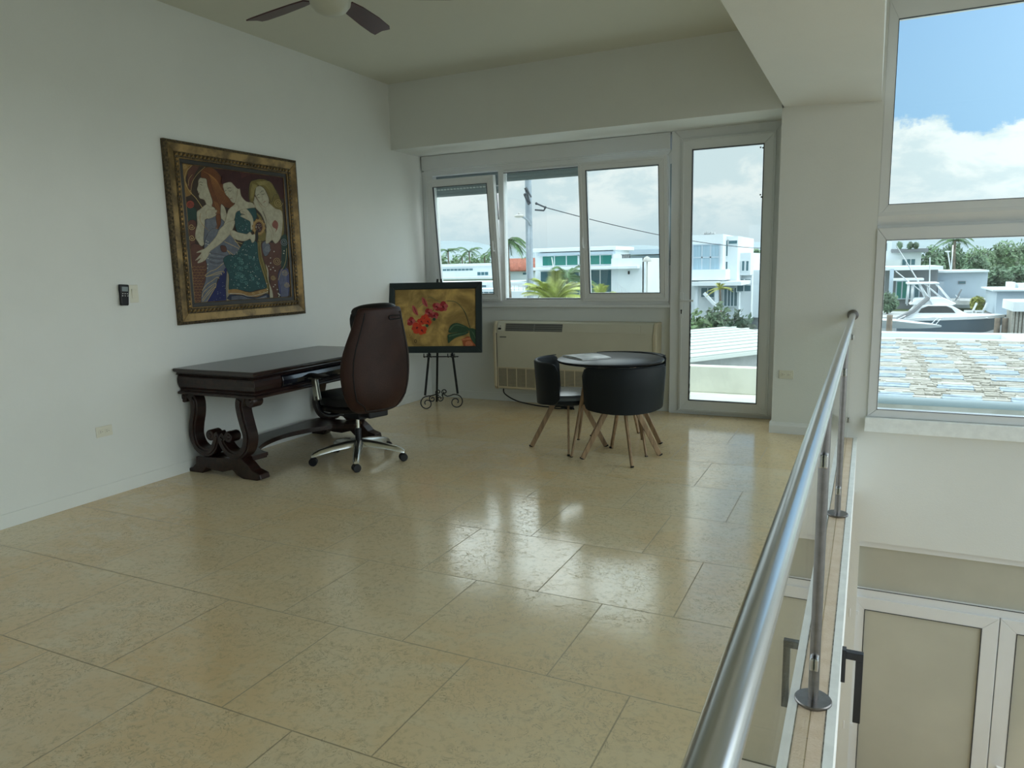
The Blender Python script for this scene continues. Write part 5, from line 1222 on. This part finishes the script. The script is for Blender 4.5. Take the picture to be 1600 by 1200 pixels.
mb = MB(); bx(mb, 1062, 1108, 474, 55.0+12, 1.0); mb.prism([(at(1150, 455, 1, 60).x, at(1150, 455, 1, 60).z), (at(1171, 458, 1, 60).x, at(1171, 450, 1, 60).z), (at(1190, 455, 1, 60).x, at(1190, 445, 1, 60).z), (at(1190, 455, 1, 60).x, GZ-1), (at(1150, 455, 1, 60).x, GZ-1)], 1, 66.5, 67.0)
mb.build('garden_wall', stucco, J, world=True)

# ---- houses seen through the tall window
L_ = thing('grey_canal_house', 'long grey canal-side house with a white flat roof', 'building', (8, 78, GZ))
mb = MB(); bx(mb, 1457, 1544, 425, 80, 6); mb.build('wall', stucco_b, L_, world=True)
mb = MB(); bx(mb, 1370, 1474, 416.5, 75, 11, pyb=422); bx(mb, 1464, 1546, 422.5, 79.4, 7, pyb=425.5); bx(mb, 1396, 1444, 435.3, 73, 3, pyb=438.5); mb.build('roof_slab', stucco, L_, world=True)
mb = MB(); bx(mb, 1382, 1466, 422, 78, 6); mb.build('recessed_wall', stucco_g, L_, world=True)
mb = MB(); bx(mb, 1391, 1397, 420, 74, 1); bx(mb, 1466, 1475, 440, 79.3, .6); mb.build('pillar', stucco_b, L_, world=True)
win(L_, 1402, 1418, 440, 466, 77.6, wingreen, 2, stucco_b, w=.1); win(L_, 1498, 1508, 440, 443, 80, winblue, 1, stucco_g, w=.05); win(L_, 1422, 1436, 444, 466, 77.6, winblue, 2, stucco_b, w=.1)
mb = MB(); bx(mb, 1440, 1560, 470, 74.5, 5, pyb=476); mb.build('terrace', concrete, L_, world=True)
M_ = thing('terraced_white_house', 'stepped white house with potted shrubs on its roof terrace', 'building', (4, 92, GZ))
mb = MB(); bx(mb, 1365, 1440, 393, 95, 10); bx(mb, 1360, 1394, 376, 97, 8); bx(mb, 1365, 1408, 406, 90, 5); mb.build('wall', stucco, M_, world=True)
mb = MB(); bx(mb, 1393, 1451, 388.5, 94.5, 6, pyb=394.5); mb.build('terrace_parapet', stucco_g, M_, world=True)
win(M_, 1410, 1430, 405, 414, 95, winblue, 3, w=.08); win(M_, 1384, 1386.5, 380, 392, 97, winblue, 1, w=.05)
for k, x in enumerate((1405, 1421, 1430)):
    random.seed(k); p = at(x, 384, 1, 95); mb = MB(); core(mb, (p.x, 93.6, p.z), (.34, .34, .42)); blob(mb, (p.x, 93.6, p.z), (.36, .36, .44), 60, .1)
    tag(mb.build('potted_shrub', leafd, norm=False), ['first clipped round shrub from the left on the far roof terrace', 'middle clipped round shrub on the far roof terrace', 'right clipped round shrub on the far roof terrace'][k], 'shrub', 'round shrubs on the roof terrace')
N_ = thing('grey_shed', 'small grey shed with a white roof at the right end of the canal bank', 'shed', (16, 60, -4))
mb = MB(); bx(mb, 1558, 1610, 455, 67, 6, pyb=492); mb.build('wall', stucco_b, N_, world=True)
mb = MB(); bx(mb, 1552, 1625, 452.5, 66.5, 7, pyb=455); bx(mb, 1578, 1587, 441, 70, 2, pyb=453); bx(mb, 1592, 1610, 443, 70, 2, pyb=453); mb.build('roof', stucco, N_, world=True)
O_ = thing('dock_shelter', 'weathered white dock hut at the right edge of the tall window', 'hut', (18, 50, -4))
mb = MB(); bx(mb, 1584, 1660, 472, 52, 4, pyb=487); mb.build('fascia', stucco, O_, world=True)
mb = MB()
for k in range(9): bx(mb, 1582+k*6, 1585.5+k*6, 487, 52.3, .3, z0=-4.3)
bx(mb, 1586, 1660, 488, 53.5, 3, z0=-4.3); mb.build('post_wall', roofs, O_, world=True)
# ---- sport fishing boat and small boat
bt = thing('fishing_boat', 'white sport fishing boat with blue-grey hull moored in the canal', 'boat', tuple(at(1480, 515, 1, 56)))
BYc = 56.0
def bq(px_, py_, dy=0): p = at(px_, py_, 1, BYc); return V(p.x, BYc+dy, p.z)
st = [(1402, 498, 513, 1.5), (1430, 496, 514.5, 1.75), (1470, 495, 515.5, 1.8), (1510, 494, 515, 1.6), (1540, 493.5, 513, 1.15), (1558, 493.2, 508, .6), (1570, 493, 500, .06)]
mb = MB(); rings = []
for x, yt, yb, hw in st:
    a, b = bq(x, yt), bq(x-2, yb); rings.append([V(a.x, BYc-hw, a.z), V(b.x, BYc-hw*.75, (a.z+b.z)/2-.1), V(b.x, BYc-hw*.5, b.z-.2), V(b.x, BYc+hw*.5, b.z-.2), V(b.x, BYc+hw*.75, (a.z+b.z)/2-.1), V(a.x, BYc+hw, a.z)])
mb.loft(rings, 0, True); mb.build('hull', boatb, bt, world=True)
mb = MB(); rings = []
for x, yt, yb, hw in st: a = bq(x, yt); rings.append([V(a.x, BYc-hw*1.02, a.z-.10), V(a.x, BYc-hw*1.03, a.z+.08), V(a.x, BYc+hw*1.03, a.z+.08), V(a.x, BYc+hw*1.02, a.z-.10)])
mb.loft(rings, 0, False); mb.build('deck', boatw, bt, world=True)
def bprism(pts, w, mi=0, mb=None):
    mb = mb or MB(); Q = [bq(x, y) for x, y in pts]; mb.prism([(p.x, p.z) for p in Q], 1, BYc-w, BYc+w, mi); return mb
bprism([(1412, 496), (1424, 484), (1432, 475), (1478, 475), (1492, 480), (1512, 491), (1540, 494), (1540, 496)], 1.25).build('cabin', boatw, bt, world=True, bevel=.05)
bprism([(1433, 487), (1438, 480), (1448, 476.5), (1476, 476.5), (1484, 480), (1490, 487)], 1.28).build('cabin_window', boatg, bt, world=True)
bprism([(1420, 475), (1430, 466), (1472, 464), (1492, 473), (1486, 476)], 1.0).build('flybridge', boatw, bt, world=True, bevel=.05)
bprism([(1416, 441), (1465, 440.5), (1466, 443), (1416, 444)], 1.0).build('hardtop', boatw, bt, world=True, bevel=.03)
mb = MB()
for dy in (-.9, .9):
    for a, b in (((1420, 443), (1416, 476)), ((1426, 443), (1424, 474)), ((1462, 443), (1487, 472)), ((1450, 443), (1452, 466)), ((1436, 443), (1446, 467)), ((1444, 443), (1470, 465))): mb.tube([bq(*a, dy), bq(*b, dy)], .035, 6)
mb.build('tower_frame', alu, bt, world=True)
mb = MB(); mb.tube([bq(1400, 384, -.9), bq(1443, 455, -.9), bq(1464, 488, -1.2)], [.02, .05, .05], 6); mb.tube([bq(1400, 424, .9), bq(1448, 462, .9)], .035, 6); mb.tube([bq(1453, 402), bq(1452, 466)], .035, 6); mb.build('outrigger', alu, bt, world=True)
mb = MB(); mb.tube([bq(1396, 499, -1.4), bq(1425, 484, -1.4), bq(1449, 464, -1.0)], .14, 6); mb.build('boat_cover', mk('grey_canvas', (.22, .23, .24), .8), bt, world=True)
sb = thing('small_boat', 'small white open boat tied up in front of the fishing boat', 'boat', tuple(at(1410, 512, 1, 51)))
def sq(px_, py_): p = at(px_, py_, 1, 51); return p
mb = MB(); rings = []
for x, yt, yb, hw in ((1360, 498, 512, .9), (1400, 500, 512, 1.0), (1430, 503.5, 512.5, .9), (1455, 506, 512, .5), (1471, 508.5, 511, .05)):
    a, b = sq(x, yt), sq(x, yb); rings.append([V(a.x, 51-hw, a.z), V(b.x, 51-hw*.5, b.z), V(b.x, 51+hw*.5, b.z), V(a.x, 51+hw, a.z)])
mb.loft(rings); mb.build('hull', boatw, sb, world=True)
mb = MB()
for a, b in (((1455, 506), (1466, 496)), ((1462, 507), (1470, 498)), ((1400, 500), (1415, 493)), ((1440, 495), (1472, 497))): mb.tube([sq(*a), sq(*b)], .025, 6)
mb.build('bow_rail', alu, sb, world=True)
pl = MB(); p = at(1390, 500, 1, 49.5); pl.tube([(p.x, 49.5, -5), (p.x, 49.5, p.z+.3)], .16, 8); tag(pl.build('mooring_post', bark), 'dark wooden mooring post beside the small boat', 'post')
for k, x in enumerate((1559, 1571)):
    pl = MB(); p = at(x, 497, 1, 53); pl.tube([(p.x, 53, -5), (p.x, 53, p.z)], .16, 8); tag(pl.build('mooring_post', bark), ['dark mooring post at the bow of the fishing boat', 'right-hand dark mooring post beside the bow of the fishing boat'][k], 'post')
def lounger(x, lab):
    t_ = thing('deck_chair', lab, 'chair', tuple(at(x, 493, 1, 68)), group='deck chairs on the canal bank'); p = at(x, 492, 1, 68)
    mb = MB(); mb.box(p.x-.38, p.x+.22, 67.7, 68.3, p.z+.25, p.z+.35); mb.beam((p.x+.2, 68, p.z+.3), (p.x+.42, 68, p.z+.95), .6, .08, side=(0, 1, 0)); mb.build('seat', boatw, t_, world=True)
    for s in (-.33, .12):
        mb = MB(); mb.box(p.x+s, p.x+s+.06, 67.7, 68.3, p.z-.05, p.z+.25); mb.build('leg', boatw, t_, world=True)
lounger(1515, 'left white deck chair on the far canal bank behind the boat'); lounger(1531, 'right white deck chair on the far canal bank, beside the yellow bush')
t_ = thing('folding_chair', 'dark folding chair standing before the grey canal house', 'chair', tuple(at(1497, 470, 1, 75))); p = at(1497, 470, 1, 75)
mb = MB(); mb.beam((p.x-.2, 75, p.z), (p.x+.2, 75, p.z+1.0), .6, .06, side=(0, 1, 0)); mb.build('backrest', stucco_g, t_, world=True); mb = MB(); mb.beam((p.x+.35, 75, p.z-.3), (p.x-.2, 75, p.z+.5), .5, .05, side=(0, 1, 0)); mb.beam((p.x-.4, 75, p.z-.3), (p.x+.1, 75, p.z+.4), .5, .05, side=(0, 1, 0)); mb.build('leg_frame', boatw, t_, world=True)

# ---- utility pole, street lamp arm, wires
up = thing('utility_pole', 'grey concrete utility pole outside the middle window with a street lamp', 'pole', tuple(V(at(829, 450, 1, 30).x, 30, GZ)))
pt = at(833.5, 262, 1, 30); pb_ = at(828.5, 470, 1, 30); xb = pb_.x+(GZ-pb_.z)*(pb_.x-pt.x)/(pb_.z-pt.z)
mb = MB(); mb.tube([(pb_.x, 30, GZ), (pb_.x, 30, pt.z+1)], [.17, .14], 12); mb.build('shaft', polem, up, world=True)
def uq(x, y, d=0): return at(x, y, 1, 30-d)
mb = MB(); mb.tube([uq(826, 345, .3), uq(825.5, 460, .3)], .045, 8); mb.build('conduit', polem, up, world=True)
mb = MB(); mb.tube(smoothpts([uq(829, 352, .2), uq(824, 344, .5), uq(817, 339, .8), uq(810, 337.5, 1.0)], 4), .045, 8); la = mb.build('lamp_arm', polem, up, world=True)
mb = MB(); c = uq(811, 337.5, 1.0); mb.ball(c, (.24, .14, .075), 12, 6); mb.ball(c+V(.0, 0, .10), (.05, .05, .05), 8, 6); mb.build('lamp_head', lampm, up, world=True)
mb = MB()
for a, b in (((820, 294), (829, 318)), ((824, 300), (826, 318)), ((819, 304), (825, 318)), ((822, 293), (830, 308)), ((838, 318), (852, 324)), ((852, 324), (850, 329)), ((850, 329), (836, 328))): mb.tube([uq(*a, .2), uq(*b, .2)], .035, 6)
for x, y in ((820, 304), (826, 318), (852, 324), (838, 318), (823, 296)): mb.ball(uq(x, y, .2), .06, 8, 6)
mb.build('insulator_bracket', wirem, up, world=True)
mb = MB(); s0, s1 = uq(852, 324), at(1192, 388, 1, 58); pts = [s0.lerp(s1, k/20)-V(0, 0, 1.0*(4*(k/20)*(1-k/20))*.35) for k in range(21)]; mb.tube(pts, .022, 5)
tag(mb.build('power_line', wirem), 'thin overhead power line running right from the utility pole', 'wire')
mb = MB(); a, b = at(862, 402, 1, 50), at(868, 440, 1, 50); mb.tube([a, b, V(b.x, 50, GZ)], .035, 5); tag(mb.build('thin_mast', alu), 'thin slanting mast in front of the modern white house', 'mast')
for k, (x0_, y0_, x1_) in enumerate(((1481, 393, 1486), (1489, 383, 1486))):
    pl = MB(); a = at(x0_, y0_, 1, 82); b = at(x1_, 425, 1, 82); pl.tube([b, a], .05, 6)
    if k == 0: pl.ball(a, (.25, .2, .08), 8, 5)
    tag(pl.build('roof_antenna', alu), ['thin pole with a small lamp on the grey canal house roof', 'bare thin pole on the grey canal house roof'][k], 'pole')
# ---- trees
palms_l = [(700, 393, 1.9), (733, 393, 2.2), (757, 401, 1.6), (722, 400, 1.5), (770, 396, 1.8), (689, 402, 1.5)]
plab = ['tall palm at the left of the far row, above the long low building', 'tallest palm in the middle of the far row', 'small palm right of the tallest one in the far row', 'short palm just left of the tallest in the far row', 'palm at the right end of the far row, by the window mullion', 'short palm at the left end of the far row']
for k, (x, y, r) in enumerate(palms_l): palm(x, y, 97+5*k, plab[k], R=r*1.25, group='palms behind the long low building', seed=k+1, nf=14)
for k, (a, b, c_) in enumerate(((676, 702, 399), (698, 724, 400), (722, 748, 399), (744, 770, 398), (766, 800, 397))):
    tree(a, b, c_, 132+(k % 2)*9, ['low green tree at the left end of the far tree line', 'second low tree of the far tree line, below the left palm', 'low tree in the middle of the far tree line', 'fourth low tree of the far tree line', 'low tree at the right end of the far tree line'][k], leafm, 'low trees behind the long low building', nl=500, leaf=.5, seed=20+k)
palm(792, 378, 52, 'large drooping palm beside the red tiled roof', R=2.1, seed=31, nf=26, droop=1.5, tr=.16)
tree(812, 836, 399, 118, 'small dark tree behind the red tiled roof', leafd, nl=300, leaf=.4, seed=77)
palm(867, 474, 20, 'bright yellow-green palm crown close below the middle window', R=1.5, mat=palmy, seed=41, nf=40, droop=.8, up=1.15, name='young_palm', tr=.09)
palm(886, 434, 33, 'darker green palm behind the yellow-green one', R=1.7, mat=palml, seed=42, nf=24, droop=1.2, up=.9, name='young_palm', tr=.08)
palm(938, 472, 25, 'yellow-green palm tips just showing above the right sash rail', R=1.0, mat=palmy, seed=43, nf=30, droop=.7, up=1.1, name='young_palm', tr=.08)
palm(966, 397, 88, 'small palm rising behind the white house roof', R=1.0, mat=leafm, seed=44, nf=16, up=1.0)
tree(1146, 1172, 376, 90, 'green tree behind the white villa, left of its wing', leafm, 'trees behind the white villa', nl=500, leaf=.5, seed=50); tree(1164, 1200, 388, 92, 'green tree behind the right wing of the white villa', leafm, 'trees behind the white villa', nl=600, leaf=.5, seed=51)
for k, (a, b, c_, Y_) in enumerate(((1060, 1118, 482, 25), (1096, 1152, 473, 28.5), (1132, 1188, 484, 25.5))):
    tree(a, b, c_, Y_, ['leafy grey-green bush at the left below the villa', 'tallest leafy bush in the middle below the villa', 'low leafy bush at the right below the villa'][k], mk('bush_leaf_%d' % k, [(.09, .15, .06), (.07, .115, .065), (.05, .09, .06)][k], .6, vary=.6, vs=3), 'bushes beyond the metal roof', zb=GZ+.2, name='leafy_bush', cat='bush', nl=1500, leaf=.13, seed=60+k)
palm(1125, 452, 50, 'slim pale green young palm before the villa', R=1.0, mat=leafy, seed=66, nf=14, up=1.0, tr=.07, name='young_palm')
hz = [(1436, 1478, 384, 116, leafd), (1466, 1512, 380, 126, leafd), (1500, 1560, 386, 136, leafm), (1540, 1600, 376, 148, leafm), (1578, 1650, 370, 162, leafm), (1540, 1585, 418, 88, leafd), (1574, 1625, 415, 98, leafd), (1505, 1550, 400, 107, leafd), (1620, 1700, 380, 176, leafm), (1440, 1470, 400, 109, leafd)]
hl = ['dark bushy tree right of the terraced white house', 'dark rounded tree behind the grey canal house roof', 'broad green tree right of the tall palm', 'large green tree on the rise at the right', 'tallest green tree at the right edge of the tall window', 'dark low tree just right of the grey canal house', 'dark low tree above the small grey shed', 'dark tree directly behind the right end of the grey canal house', 'green tree beyond the right edge of the tall window', 'small dark tree beside the terraced white house']
for k, (a, b, c_, Y_, m_) in enumerate(hz): tree(a, b, c_, Y_, hl[k], m_, 'trees behind the canal houses', nl=2600, leaf=.30, lobes=9, seed=100+k, zb=GZ+.3)
palm(1492, 376, 88, 'tall palm rising above the grey canal house', R=2.2, seed=91, nf=16, droop=1.3)
tree(1372, 1407, 455, 70, 'clipped dark hedge at the left edge of the tall window', leafd, None, zb=GZ+.1, base=GZ+.07, name='round_hedge', cat='hedge', nl=1200, leaf=.14, seed=92)
tree(1518, 1543, 463, 73.0, 'yellow-green bush on the canal bank behind the boat', leafy, None, zb=GZ+.1, base=GZ+.07, name='flowering_bush', cat='bush', nl=1200, leaf=.14, seed=93)
